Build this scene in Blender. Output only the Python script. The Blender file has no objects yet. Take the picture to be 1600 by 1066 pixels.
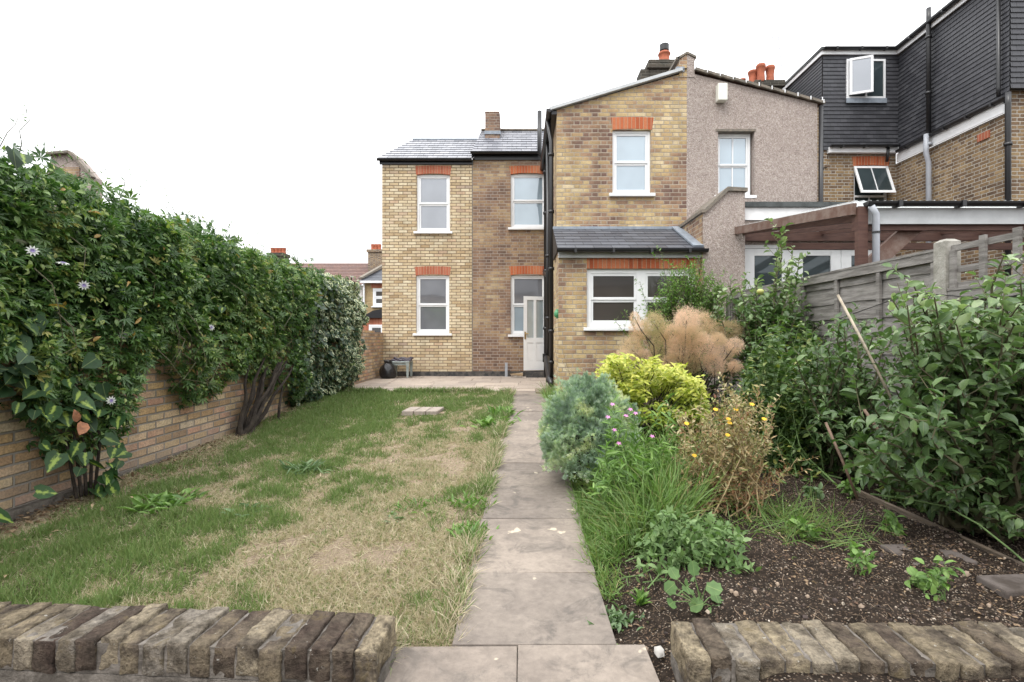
import bpy, math, random
import numpy as np
from mathutils import Vector
R = math.radians
rng = np.random.default_rng(7)
random.seed(7)
scene = bpy.context.scene
col = scene.collection

# ------------------------------------------------------------------ camera
F = 790.0; VX = 815.0; VY = 528.0; EYE = 0.97
cam_d = bpy.data.cameras.new("camera"); cam = bpy.data.objects.new("camera", cam_d); col.objects.link(cam)
cam.location = (0, 0, EYE); cam.rotation_euler = (R(90), 0, 0)
cam_d.sensor_width = 36; cam_d.lens = 36*F/1600.0
cam_d.shift_x = -(VX-800)/1600.0; cam_d.shift_y = -(533-VY)/1600.0
cam_d.clip_start = 0.05; cam_d.clip_end = 2000
scene.camera = cam
# ------------------------------------------------------------------ overcast sky and a soft sun
SUN_EL, SUN_AZ = 55, 215      # azimuth, clockwise from +Y (north)
w = bpy.data.worlds.new("World"); scene.world = w; w.use_nodes = True
nt = w.node_tree; nt.nodes.clear()
sky = nt.nodes.new('ShaderNodeTexSky'); sky.sky_type = 'NISHITA'; sky.sun_disc = False
sky.sun_elevation = R(SUN_EL); sky.sun_rotation = R(SUN_AZ); sky.dust_density = 4; sky.air_density = 1
mx = nt.nodes.new('ShaderNodeMix'); mx.data_type = 'RGBA'; mx.inputs[0].default_value = 0.88
mx.inputs[7].default_value = (20.0, 20.2, 20.4, 1)       # cloud layer
wtc = nt.nodes.new('ShaderNodeTexCoord'); wsx = nt.nodes.new('ShaderNodeSeparateXYZ'); wmr = nt.nodes.new('ShaderNodeMapRange'); wml = nt.nodes.new('ShaderNodeMix'); wml.data_type = 'RGBA'; wml.blend_type = 'MULTIPLY'; wml.inputs[0].default_value = 1
wmr.inputs[3].default_value = .38; wmr.inputs[4].default_value = 1.05       # overcast sky: brighter overhead than at the horizon
nt.links.new(wtc.outputs['Generated'], wsx.inputs[0]); nt.links.new(wsx.outputs[2], wmr.inputs[0]); nt.links.new(wmr.outputs[0], wml.inputs[7])
bg = nt.nodes.new('ShaderNodeBackground'); bg.inputs[1].default_value = 0.12
wo = nt.nodes.new('ShaderNodeOutputWorld')
nt.links.new(sky.outputs[0], mx.inputs[6]); nt.links.new(mx.outputs[2], wml.inputs[6]); nt.links.new(wml.outputs[2], bg.inputs[0]); nt.links.new(bg.outputs[0], wo.inputs[0])
sl = bpy.data.lights.new("sun", 'SUN'); sl.energy = 1.0; sl.angle = R(14); sl.color = (1, .965, .91)
so = bpy.data.objects.new("sun", sl); col.objects.link(so)
so.rotation_euler = (R(90-SUN_EL), 0, R(180-SUN_AZ)); so.location = (0, 0, 20)
scene.view_settings.view_transform = 'Standard'; scene.view_settings.look = 'None'
scene.view_settings.exposure = 0.64; scene.view_settings.gamma = 1; scene.view_settings.use_curve_mapping = False
scene.render.engine = 'CYCLES'
scene.cycles.max_bounces = 8; scene.cycles.transparent_max_bounces = 8

def P(px, py, Y):                      # a point at depth Y seen at a pixel of the 1600 px photograph
    return Vector(((px-VX)*Y/F, Y, EYE-(py-VY)*Y/F))

# ------------------------------------------------------------------ objects
def tag(o, label=None, cat=None, group=None, kind=None):
    if label: o['label'] = label
    if cat: o['category'] = cat
    if group: o['group'] = group
    if kind: o['kind'] = kind
    return o
def thing(name, label, cat, loc=(0, 0, 0), group=None):
    o = bpy.data.objects.new(name, None); col.objects.link(o); o.location = loc
    o.empty_display_size = .1
    o['wloc'] = list(loc)
    return tag(o, label, cat, group)
def worigin(parent):
    o = Vector((0, 0, 0))
    while parent is not None:
        o += Vector(parent.location); parent = parent.parent
    return o
def link(name, me, mat, parent, rel=True):
    o = bpy.data.objects.new(name, me); col.objects.link(o)
    if mat: me.materials.append(mat)
    if parent is not None: o.parent = parent
    return o

class MB:
    """collects faces in world coordinates; build() links them as one mesh"""
    def __init__(s): s.v = []; s.f = []; s.uv = []
    def face(s, pts, uv=None):
        n = len(s.v); s.v += [tuple(p) for p in pts]; s.f.append(list(range(n, n+len(pts))))
        s.uv.append(uv if uv else [(0, 0)]*len(pts)); return s
    def box(s, x0, x1, y0, y1, z0, z1):
        c = [(x0,y0,z0),(x1,y0,z0),(x1,y1,z0),(x0,y1,z0),(x0,y0,z1),(x1,y0,z1),(x1,y1,z1),(x0,y1,z1)]
        return s.hexa(c)
    def hexa(s, c):
        n = len(s.v); s.v += [tuple(p) for p in c]
        for f in ((0,3,2,1),(4,5,6,7),(0,1,5,4),(1,2,6,5),(2,3,7,6),(3,0,4,7)):
            s.f.append([n+i for i in f]); s.uv.append([(0, 0)]*4)
        return s
    def bar(s, a, b, w, h, up=(0, 0, 1)):          # rectangular bar from a to b
        a = Vector(a); b = Vector(b); d = (b-a).normalized(); up = Vector(up)
        sd = d.cross(up).normalized(); u = sd.cross(d).normalized()
        c = []
        for p in (a, b):
            for i, j in ((-1,-1),(1,-1),(1,1),(-1,1)): c.append(p+sd*(i*w/2)+u*(j*h/2))
        n = len(s.v); s.v += [tuple(p) for p in c]
        for f in ((0,1,2,3),(7,6,5,4),(0,4,5,1),(1,5,6,2),(2,6,7,3),(3,7,4,0)):
            s.f.append([n+i for i in f]); s.uv.append([(0, 0)]*4)
        return s
    def prism(s, poly, y0, y1):                     # polygon in (x,z) extruded along y
        n = len(poly)
        s.face([(x, y0, z) for x, z in poly]); s.face([(x, y1, z) for x, z in reversed(poly)])
        for i in range(n):
            a = poly[i]; b = poly[(i+1) % n]
            s.face([(a[0],y0,a[1]),(a[0],y1,a[1]),(b[0],y1,b[1]),(b[0],y0,b[1])])
        return s
    def prismx(s, poly, x0, x1):                    # polygon in (y,z) extruded along x
        n = len(poly)
        s.face([(x0, y, z) for y, z in poly]); s.face([(x1, y, z) for y, z in reversed(poly)])
        for i in range(n):
            a = poly[i]; b = poly[(i+1) % n]
            s.face([(x0,a[0],a[1]),(x1,a[0],a[1]),(x1,b[0],b[1]),(x0,b[0],b[1])])
        return s
    def tube(s, pts, r, n=8, cap=True):
        pts = [Vector(p) for p in pts]; k = len(pts)
        rr = r if isinstance(r, (list, tuple)) else [r]*k
        base = len(s.v); prev = None
        for i, p in enumerate(pts):
            d = (pts[min(i+1, k-1)]-pts[max(i-1, 0)])
            if d.length < 1e-9: d = Vector((0, 0, 1))
            d.normalize()
            if prev is None: a = d.orthogonal().normalized()
            else:
                a = prev-d*prev.dot(d)
                a = a.normalized() if a.length > 1e-6 else d.orthogonal().normalized()
            prev = a; b = d.cross(a)
            for j in range(n):
                t = 2*math.pi*j/n; s.v.append(tuple(p+(a*math.cos(t)+b*math.sin(t))*rr[i]))
        for i in range(k-1):
            for j in range(n):
                q = (j+1) % n
                s.f.append([base+i*n+j, base+i*n+q, base+(i+1)*n+q, base+(i+1)*n+j]); s.uv.append([(0,0)]*4)
        if cap and n > 2:
            s.f.append([base+j for j in reversed(range(n))]); s.uv.append([(0,0)]*n)
            s.f.append([base+(k-1)*n+j for j in range(n)]); s.uv.append([(0,0)]*n)
        return s
    def lathe(s, c, prof, n=14):                    # profile [(r,z)] about vertical axis at c
        base = len(s.v); k = len(prof)
        for r, z in prof:
            for j in range(n):
                t = 2*math.pi*j/n; s.v.append((c[0]+r*math.cos(t), c[1]+r*math.sin(t), c[2]+z))
        for i in range(k-1):
            for j in range(n):
                q = (j+1) % n
                s.f.append([base+i*n+j, base+i*n+q, base+(i+1)*n+q, base+(i+1)*n+j]); s.uv.append([(0,0)]*4)
        s.f.append([base+j for j in reversed(range(n))]); s.uv.append([(0,0)]*n)
        s.f.append([base+(k-1)*n+j for j in range(n)]); s.uv.append([(0,0)]*n)
        return s
    def tiled(s, a, b, c, d, n, lip, out):          # courses from edge a-b (bottom) to d-c (top), each with a lip
        a, b, c, d, out = map(Vector, (a, b, c, d, out)); out.normalize()
        ln = (b-a).length
        for i in range(n):
            t0 = i/n; t1 = min(1, (i+1)/n+.12/n)
            l0 = a.lerp(d, t0); r0 = b.lerp(c, t0); l1 = a.lerp(d, t1); r1 = b.lerp(c, t1)
            w0 = (l0-a).dot((b-a).normalized()); w1 = w0+(r0-l0).length
            w2 = (l1-a).dot((b-a).normalized()); w3 = w2+(r1-l1).length
            o0 = out*lip; o1 = out*lip*.12
            s.face([l0+o0, r0+o0, r1+o1, l1+o1], [(w0, i+.02), (w1, i+.02), (w3, i+.98), (w2, i+.98)])
            s.face([l0-out*.002, r0-out*.002, r0+o0, l0+o0], [(w0, i+.02), (w1, i+.02), (w1, i+.03), (w0, i+.03)])
        return s
    def build(s, name, mat, parent=None, bevel=0, smooth=False):
        o0 = worigin(parent)
        me = bpy.data.meshes.new(name)
        me.from_pydata([(v[0]-o0.x, v[1]-o0.y, v[2]-o0.z) for v in s.v], [], s.f)
        uv = me.uv_layers.new(name='UVMap'); k = 0
        flat = [c for f in s.uv for p in f for c in p]
        uv.data.foreach_set('uv', flat)
        me.update()
        o = link(name, me, mat, parent)
        if smooth: me.polygons.foreach_set('use_smooth', [True]*len(me.polygons))
        if bevel:
            m = o.modifiers.new('bevel', 'BEVEL'); m.width = bevel; m.segments = 2; m.limit_method = 'ANGLE'
        return o

# ------------------------------------------------------------------ numpy noise
_perm = np.random.default_rng(3).random((256, 256))
def vnoise(x, y):
    xi = np.floor(x).astype(int); yi = np.floor(y).astype(int); fx = x-xi; fy = y-yi
    fx = fx*fx*(3-2*fx); fy = fy*fy*(3-2*fy)
    g = lambda a, b: _perm[a % 256, b % 256]
    return (g(xi,yi)*(1-fx)+g(xi+1,yi)*fx)*(1-fy)+(g(xi,yi+1)*(1-fx)+g(xi+1,yi+1)*fx)*fy
def fbm(x, y, o=4):
    s = 0; a = .5; t = 0
    for i in range(o): s = s+a*vnoise(x*2**i+17.3*i, y*2**i+5.1*i); t += a; a *= .5
    return s/t
def smooth(t): t = np.clip(t, 0, 1); return t*t*(3-2*t)

# ------------------------------------------------------------------ materials
class G:
    def __init__(s, name):
        s.m = bpy.data.materials.new(name); s.m.use_nodes = True; s.t = s.m.node_tree; s.t.nodes.clear()
        s.out = s.n('OutputMaterial')
    def n(s, k, **kw):
        x = s.t.nodes.new('ShaderNode'+k)
        for a, b in kw.items(): setattr(x, a, b)
        return x
    def l(s, a, b): s.t.links.new(a, b)
    def put(s, sock, v):
        if isinstance(v, bpy.types.NodeSocket): s.l(v, sock)
        elif isinstance(v, (tuple, list)) and len(v) == 3 and sock.type == 'RGBA': sock.default_value = (*v, 1)
        else: sock.default_value = v
    def math(s, op, a, b=None, c=None, clamp=False):
        x = s.n('Math', operation=op, use_clamp=clamp); s.put(x.inputs[0], a)
        if b is not None: s.put(x.inputs[1], b)
        if c is not None: s.put(x.inputs[2], c)
        return x.outputs[0]
    def mix(s, f, a, b, bt='MIX'):
        x = s.n('Mix', data_type='RGBA', blend_type=bt); s.put(x.inputs[0], f); s.put(x.inputs[6], a); s.put(x.inputs[7], b)
        return x.outputs[2]
    def sstep(s, v, a, b, c=0., d=1.):
        x = s.n('MapRange', interpolation_type='SMOOTHSTEP'); s.put(x.inputs[0], v)
        for i, q in enumerate((a, b, c, d)): x.inputs[i+1].default_value = q
        return x.outputs[0]
    def coord(s, kind='Object'): return s.n('TexCoord').outputs[kind]
    def noise(s, vec, scale, detail=4, rough=.55, out=0, dist=0):
        x = s.n('TexNoise'); s.l(vec, x.inputs['Vector']); x.inputs['Scale'].default_value = scale
        x.inputs['Detail'].default_value = detail; x.inputs['Roughness'].default_value = rough; x.inputs['Distortion'].default_value = dist
        return x.outputs[out]
    def ramp(s, f, stops, const=False):
        x = s.n('ValToRGB'); s.put(x.inputs[0], f); e = x.color_ramp.elements
        if const: x.color_ramp.interpolation = 'CONSTANT'
        while len(e) < len(stops): e.new(.5)
        for i, (p, c) in enumerate(stops): e[i].position = p; e[i].color = (*c, 1)
        return x.outputs[0]
    def xyz(s, v):
        x = s.n('SeparateXYZ'); s.l(v, x.inputs[0]); return x.outputs
    def comb(s, a, b, c=0.):
        x = s.n('CombineXYZ')
        for i, q in enumerate((a, b, c)): s.put(x.inputs[i], q)
        return x.outputs[0]
    def bump(s, h, dist, strength=1.):
        x = s.n('Bump'); x.inputs['Strength'].default_value = strength; x.inputs['Distance'].default_value = dist; s.l(h, x.inputs['Height'])
        return x.outputs[0]
    def bsdf(s, colr, rough=.8, nrm=None, metal=0, spec=.5, coat=0):
        x = s.n('BsdfPrincipled'); s.put(x.inputs['Base Color'], colr); s.put(x.inputs['Roughness'], rough)
        x.inputs['Metallic'].default_value = metal; x.inputs['Specular IOR Level'].default_value = spec; x.inputs['Coat Weight'].default_value = coat
        if nrm is not None: s.l(nrm, x.inputs['Normal'])
        s.l(x.outputs[0], s.out.inputs[0]); return x

def brick_mat(name, stops, mortar, flemish=False, L=.225, H=.075, band=.35, streak=.12, joint=.005, stain=(.10,.09,.07), stain_amt=.35, bump=.006, dx=0., grime=None):
    g = G(name); tc = g.coord()
    wob = g.noise(tc, 14, 2, .5, out=1); wv = g.xyz(wob)
    x, y, z = g.xyz(tc)
    u = g.math('ADD', g.math('ADD', x, y), g.math('MULTIPLY', g.math('SUBTRACT', wv[0], .5), .010))
    u = g.math('ADD', u, dx+50.)
    v = g.math('ADD', g.math('ADD', z, 20.), g.math('MULTIPLY', g.math('SUBTRACT', wv[1], .5), .008))
    row = g.math('FLOOR', g.math('DIVIDE', v, H)); fv = g.math('SUBTRACT', v, g.math('MULTIPLY', row, H))
    par = g.math('MODULO', row, 2.)
    if flemish:
        Pd = L*1.5; u2 = g.math('ADD', u, g.math('MULTIPLY', par, Pd/2)); k = g.math('FLOOR', g.math('DIVIDE', u2, Pd))
        f = g.math('SUBTRACT', u2, g.math('MULTIPLY', k, Pd)); isH = g.math('LESS_THAN', f, L/2)
        dh = g.math('MINIMUM', f, g.math('SUBTRACT', L/2, f)); ds = g.math('MINIMUM', g.math('SUBTRACT', f, L/2), g.math('SUBTRACT', Pd, f))
        du = g.math('MAXIMUM', dh, ds)
        cl = g.math('ADD', g.math('MULTIPLY', k, 2.), isH)
    else:
        u2 = g.math('ADD', u, g.math('MULTIPLY', par, L/2)); cl = g.math('FLOOR', g.math('DIVIDE', u2, L))
        f = g.math('SUBTRACT', u2, g.math('MULTIPLY', cl, L)); du = g.math('MINIMUM', f, g.math('SUBTRACT', L, f))
    dv = g.math('MINIMUM', fv, g.math('SUBTRACT', H, fv)); d = g.math('MINIMUM', du, dv)
    wn = g.n('TexWhiteNoise', noise_dimensions='2D'); g.l(g.comb(cl, row), wn.inputs['Vector'])
    big = g.noise(tc, .9, 3, .6)
    t = g.math('ADD', g.math('MULTIPLY', wn.outputs[0], 1-band), g.math('MULTIPLY', g.sstep(big, .3, .7), band))
    c = g.ramp(t, stops)
    r2 = g.xyz(wn.outputs[1])
    c = g.mix(1., c, g.ramp(r2[1], [(0, (.86,.86,.86)), (.5, (1,1,1)), (1, (1.0,.98,.95))]), 'MULTIPLY')
    fine = g.noise(tc, 60, 4, .65)
    mid = g.noise(tc, 17, 4, .7)
    c = g.mix(.35, c, g.ramp(mid, [(.3, (.28,.27,.26)), (.5, (.5,.5,.5)), (.7, (.72,.71,.69))]), 'OVERLAY')
    c = g.mix(streak, c, g.ramp(fine, [(.3, (.05,.045,.04)), (.62, (1,.95,.85))]), 'OVERLAY')
    st = g.sstep(g.noise(tc, 2.3, 5, .7), .52, .78)
    c = g.mix(g.math('MULTIPLY', st, stain_amt), c, stain)
    mp = g.n('Mapping'); g.l(tc, mp.inputs[0]); mp.inputs['Scale'].default_value = (5, 5, .45); run = g.noise(mp.outputs[0], 1., 5, .6)
    c = g.mix(1., c, g.ramp(run, [(.3, (.80,.79,.78)), (.55, (1,1,1)), (.75, (1.06,1.05,1.03))]), 'MULTIPLY')
    m = g.sstep(d, joint*.6, joint*1.3)
    mc = g.mix(g.sstep(g.noise(tc, 4, 4, .6), .35, .7), mortar, tuple(q*.72 for q in mortar))
    c = g.mix(m, mc, c)
    if grime:                                        # (z0,z1,colour,amount): splashed, damp base of the wall
        gz = g.math('ADD', z, g.math('MULTIPLY', g.math('SUBTRACT', g.noise(tc, 3, 4), .5), .5))
        c = g.mix(g.math('MULTIPLY', g.sstep(gz, grime[0], grime[1], 1., 0.), grime[3]), c, grime[2])
    h = g.math('ADD', g.math('MULTIPLY', m, .8), g.math('MULTIPLY', fine, .35))
    h = g.math('ADD', h, g.math('MULTIPLY', r2[2], .15))
    g.bsdf(c, .92, g.bump(h, bump), spec=.25)
    return g.m

def plain(name, c, rough=.6, var=.15, scale=8, bumpd=0, bscale=60, metal=0, spec=.5, c2=None, axis=None):
    g = G(name); tc = g.coord()
    if axis:
        mp = g.n('Mapping'); g.l(tc, mp.inputs[0]); mp.inputs['Scale'].default_value = axis; vec = mp.outputs[0]
    else: vec = tc
    n = g.noise(vec, scale, 6, .62)
    d = c2 if c2 else tuple(q*(1-var*2.2) for q in c)
    cc = g.mix(g.sstep(n, .35, .68), c, d)
    nr = g.bump(g.noise(vec, bscale, 4, .6), bumpd) if bumpd else None
    g.bsdf(cc, rough, nr, metal, spec); return g.m

def slate_mat(name, stops, width=.25, rough=.55, joint=.006, vary=.5):
    g = G(name); uv = g.coord('UV'); u, v, _ = g.xyz(uv); tc = g.coord()
    row = g.math('FLOOR', v); u2 = g.math('ADD', g.math('ADD', u, 30.), g.math('MULTIPLY', g.math('MODULO', row, 2.), width/2))
    cl = g.math('FLOOR', g.math('DIVIDE', u2, width)); f = g.math('SUBTRACT', u2, g.math('MULTIPLY', cl, width))
    d = g.math('MINIMUM', f, g.math('SUBTRACT', width, f))
    wn = g.n('TexWhiteNoise', noise_dimensions='2D'); g.l(g.comb(cl, row), wn.inputs['Vector'])
    t = g.math('ADD', g.math('MULTIPLY', wn.outputs[0], vary), g.math('MULTIPLY', g.noise(tc, 5, 5, .65), 1-vary))
    c = g.ramp(t, stops); m = g.sstep(d, joint*.3, joint*.9)
    c = g.mix(m, (.01,.01,.012), c)
    h = g.math('ADD', m, g.math('MULTIPLY', g.noise(tc, 50, 4), .4))
    r = g.math('ADD', rough, g.math('MULTIPLY', wn.outputs[0], .15))
    g.bsdf(c, r, g.bump(h, .004), spec=.45); return g.m

def leaf_mat(name, stops, rough=.5, transl=.28, varieg=None, spec=.45, vein=True, tt=(1.0,1.25,.55)):
    g = G(name); a = g.n('Attribute', attribute_name='tint'); uv = g.coord('UV'); u, v, _ = g.xyz(uv)
    tc = g.coord()
    c = g.ramp(a.outputs['Fac'], stops)
    c = g.mix(.35, c, g.ramp(g.noise(tc, 35, 3), [(.3, (.25,.25,.25)), (.7, (.8,.8,.8))]), 'OVERLAY')
    au = g.math('ABSOLUTE', u)
    if varieg:
        kind, vc = varieg
        nz = g.math('MULTIPLY', g.math('SUBTRACT', g.noise(tc, 40, 3), .5), 1.1)
        amt = g.sstep(a.outputs['Fac'], .35, .6)
        if kind == 'centre': f = g.sstep(g.math('ADD', g.math('ADD', au, g.math('MULTIPLY', g.math('ABSOLUTE', g.math('SUBTRACT', v, .45)), .5)), nz), .10, .42, 1., 0.)
        else: f = g.sstep(g.math('ADD', g.math('MAXIMUM', au, g.math('MULTIPLY', g.math('ABSOLUTE', g.math('SUBTRACT', v, .5)), 1.7)), nz), .5, .72)
        c = g.mix(g.math('MULTIPLY', f, amt), c, vc)
    if vein: c = g.mix(g.math('MULTIPLY', g.sstep(au, .0, .07, 1., 0.), .35), c, (.35,.42,.16))
    p = g.n('BsdfPrincipled'); g.l(c, p.inputs['Base Color']); p.inputs['Roughness'].default_value = rough; p.inputs['Specular IOR Level'].default_value = spec
    t = g.n('BsdfTranslucent'); g.l(g.mix(1., c, tt, 'MULTIPLY'), t.inputs[0])
    ms = g.n('MixShader'); ms.inputs[0].default_value = transl; g.l(p.outputs[0], ms.inputs[1]); g.l(t.outputs[0], ms.inputs[2])
    g.l(ms.outputs[0], g.out.inputs[0]); return g.m

def glass_mat(name, base, refl=.25, rough=.03):
    g = G(name); tc = g.coord(); u = g.xyz(tc)
    c = g.mix(g.sstep(g.noise(tc, 1.6, 2), .3, .7), base, tuple(q*.8 for q in base))
    p = g.n('BsdfPrincipled'); g.l(c, p.inputs['Base Color']); p.inputs['Roughness'].default_value = .35; p.inputs['Specular IOR Level'].default_value = .3
    gl = g.n('BsdfGlossy'); gl.inputs['Roughness'].default_value = rough; gl.inputs[0].default_value = (.9,.95,1,1)
    g.l(g.bump(g.noise(tc, 1.5, 1), .004), gl.inputs['Normal'])
    ms = g.n('MixShader'); ms.inputs[0].default_value = refl; g.l(p.outputs[0], ms.inputs[1]); g.l(gl.outputs[0], ms.inputs[2]); g.l(ms.outputs[0], g.out.inputs[0])
    return g.m

M = {}
Y1, Y2, Y3, BR, PU = (.50,.38,.20), (.60,.47,.27), (.42,.29,.13), (.27,.18,.11), (.16,.095,.08)
M['brick_new'] = brick_mat('yellow_stock_brick', [(0,(.37,.27,.16)),(.15,(.49,.38,.24)),(.5,(.58,.48,.33)),(.8,(.64,.56,.41)),(.93,(.52,.38,.27)),(1,(.32,.28,.24))], (.19,.14,.09), band=.15, stain_amt=.12, dx=.03, joint=.008, grime=(.0,.9,(.33,.26,.18),.35))
M['brick_dark'] = brick_mat('sooty_stock_brick', [(0,(.12,.08,.068)),(.25,(.19,.125,.095)),(.45,(.26,.17,.12)),(.65,(.33,.23,.14)),(.85,(.42,.32,.20)),(1,(.50,.41,.27))], (.36,.31,.26), joint=.007, flemish=True, band=.6, stain_amt=.3)
M['brick_gable'] = brick_mat('mixed_stock_brick', [(0,(.14,.085,.075)),(.2,(.20,.13,.10)),(.38,(.32,.21,.14)),(.55,(.42,.31,.17)),(.75,(.49,.38,.21)),(.92,(.60,.50,.34)),(1,(.68,.61,.46))], (.40,.34,.27), joint=.008, flemish=True, band=.55, stain_amt=.22, dx=.07)
M['brick_right'] = brick_mat('brown_stock_brick', [(0,(.10,.068,.05)),(.35,(.17,.115,.075)),(.7,(.26,.18,.10)),(1,(.34,.25,.145))], (.42,.39,.34), joint=.0085, flemish=True, band=.3, stain_amt=.3)
M['brick_garden'] = brick_mat('pinkish_garden_brick', [(0,(.22,.14,.10)),(.2,(.36,.25,.16)),(.4,(.47,.33,.18)),(.5,(.48,.38,.26)),(.65,(.45,.27,.20)),(.85,(.54,.43,.30)),(1,(.46,.39,.33))], (.30,.27,.235), band=.2, stain_amt=.35, streak=.35, joint=.0085, bump=.012, grime=(-.35,.12,(.30,.27,.24),.6))
M['brick_far'] = brick_mat('far_house_brick', [(0,(.33,.24,.13)),(.5,(.43,.32,.17)),(1,(.50,.39,.22))], (.35,.30,.22), band=.2)
def soldier(name, cols, w=.073):
    g = G(name); tc = g.coord(); x, y, z = g.xyz(tc)
    u = g.math('ADD', g.math('ADD', x, y), 40.); k = g.math('FLOOR', g.math('DIVIDE', u, w)); f = g.math('SUBTRACT', u, g.math('MULTIPLY', k, w))
    d = g.math('MINIMUM', f, g.math('SUBTRACT', w, f)); wn = g.n('TexWhiteNoise', noise_dimensions='1D'); g.l(k, wn.inputs['W'])
    c = g.ramp(wn.outputs[0], cols); m = g.sstep(d, .003, .008)
    fine = g.noise(tc, 50, 4)
    c = g.mix(.3, c, g.ramp(fine, [(.3,(.3,.3,.3)),(.7,(.75,.75,.75))]), 'OVERLAY')
    c = g.mix(m, (.42,.27,.18), c); g.bsdf(c, .9, g.bump(m, .004), spec=.2); return g.m
M['arch'] = soldier('red_arch_brick', [(0,(.30,.075,.035)),(.5,(.42,.115,.05)),(1,(.48,.18,.09))])
M['arch2'] = soldier('dull_red_arch_brick', [(0,(.30,.10,.06)),(.5,(.38,.12,.07)),(1,(.43,.17,.11))], .07)
def pebble():
    g = G('pebbledash'); tc = g.coord(); v = g.n('TexVoronoi'); v.inputs['Scale'].default_value = 85; g.l(tc, v.inputs['Vector'])
    r = g.xyz(v.outputs['Color'])
    c = g.ramp(r[0], [(0,(.19,.16,.145)),(.35,(.34,.29,.265)),(.7,(.46,.405,.37)),(1,(.66,.61,.57))])
    c = g.mix(.35, c, g.ramp(g.noise(tc, 1.3, 5, .65), [(.3,(.26,.20,.17)),(.7,(.45,.37,.33))]))
    v2 = g.n('TexVoronoi'); v2.inputs['Scale'].default_value = 30; g.l(tc, v2.inputs['Vector']); q = g.xyz(v2.outputs['Color'])
    c = g.mix(.22, c, g.ramp(q[1], [(0,(.2,.15,.13)),(1,(.6,.52,.47))]))
    g.bsdf(c, .95, g.bump(v.outputs['Distance'], .01), spec=.2); return g.m
M['pebble'] = pebble()
M['white'] = plain('white_upvc', (.80,.81,.82), .35, .03, 3)
M['white_paint'] = plain('white_painted_render', (.80,.80,.80), .7, .06, 5)
M['grey_fascia'] = plain('grey_white_fascia', (.52,.54,.55), .5, .08, 4)
M['black'] = plain('black_gutter_plastic', (.018,.018,.02), .35, .1, 6)
M['greypipe'] = plain('grey_pipe_plastic', (.36,.38,.42), .4, .08, 5)
M['felt'] = plain('grey_roofing_felt', (.09,.10,.10), .9, .2, 6, .004)
M['lead'] = plain('lead_flashing', (.27,.31,.36), .5, .12, 10, .002)
M['tar'] = plain('black_bitumen_plinth', (.025,.027,.03), .7, .3, 9, .004, c2=(.10,.09,.08))
M['coping'] = plain('weathered_coping', (.14,.13,.11), .95, .25, 14, .006, c2=(.24,.20,.16))
M['slate'] = slate_mat('blue_grey_slate', [(0,(.11,.115,.135)),(.5,(.19,.195,.22)),(1,(.31,.31,.33))], rough=.4)
M['slate2'] = slate_mat('weathered_slate', [(0,(.13,.135,.15)),(.5,(.24,.245,.27)),(1,(.38,.38,.40))], rough=.38)
M['slate3'] = slate_mat('charcoal_slate', [(0,(.055,.058,.068)),(.5,(.08,.085,.10)),(1,(.12,.125,.14))], .3, .42)
M['tilehang'] = slate_mat('dark_hung_tile', [(0,(.030,.031,.037)),(.5,(.045,.046,.054)),(1,(.075,.077,.086))], .165, .5, .004, .65)
M['redroof'] = slate_mat('brown_roof_tile', [(0,(.09,.05,.045)),(.5,(.15,.085,.07)),(1,(.2,.13,.10))], .25, .7)
M['terracotta'] = plain('terracotta_pot', (.42,.12,.06), .8, .15, 8, .003)
M['sooty'] = brick_mat('sooty_chimney_brick', [(0,(.035,.035,.03)),(.5,(.07,.065,.055)),(1,(.12,.10,.08))], (.16,.15,.13), band=.5)
M['brownwood'] = plain('red_brown_stained_wood', (.070,.030,.022), .7, .2, 4, .002, c2=(.105,.052,.038), axis=(1,1,8))
M['brownworn'] = plain('worn_red_brown_board', (.125,.068,.050), .75, .2, 7, .003, c2=(.20,.145,.12))
M['glass_sky'] = glass_mat('curtained_glass', (.28,.36,.42), .2)
M['glass_grey'] = glass_mat('grey_room_glass', (.17,.175,.195), .20)
M['glass_dark'] = glass_mat('dark_room_glass', (.05,.043,.038), .045)
M['glass_teal'] = glass_mat('dark_teal_glass', (.03,.045,.05), .05)
M['net'] = glass_mat('netted_glass', (.38,.44,.46), .18)
# ------------------------------------------------------------------ terrain heights
def path_z(Y): return -0.15*(1-smooth((np.asarray(Y, float)-1.9)/6.3))+0.0
def lawn_z(x, Y):
    x = np.asarray(x, float); Y = np.asarray(Y, float)
    return path_z(Y)-.02-.12*np.clip((-x-.4)/2.6, 0, 1)*(1-smooth((Y-6)/3.2))
def bed_z(x, Y):
    x = np.asarray(x, float); Y = np.asarray(Y, float)
    up = -.045+.03*smooth((Y-2)/5)
    t = smooth((x-.36)/.5)
    return (path_z(Y)-.03)*(1-t)+up*t-.10*smooth((x-2.2)/.05)
def bez(a, b, c, n=8):
    a, b, c = Vector(a), Vector(b), Vector(c)
    return [a*(1-t)**2+b*2*t*(1-t)+c*t*t for t in [i/(n-1) for i in range(n)]]

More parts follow.
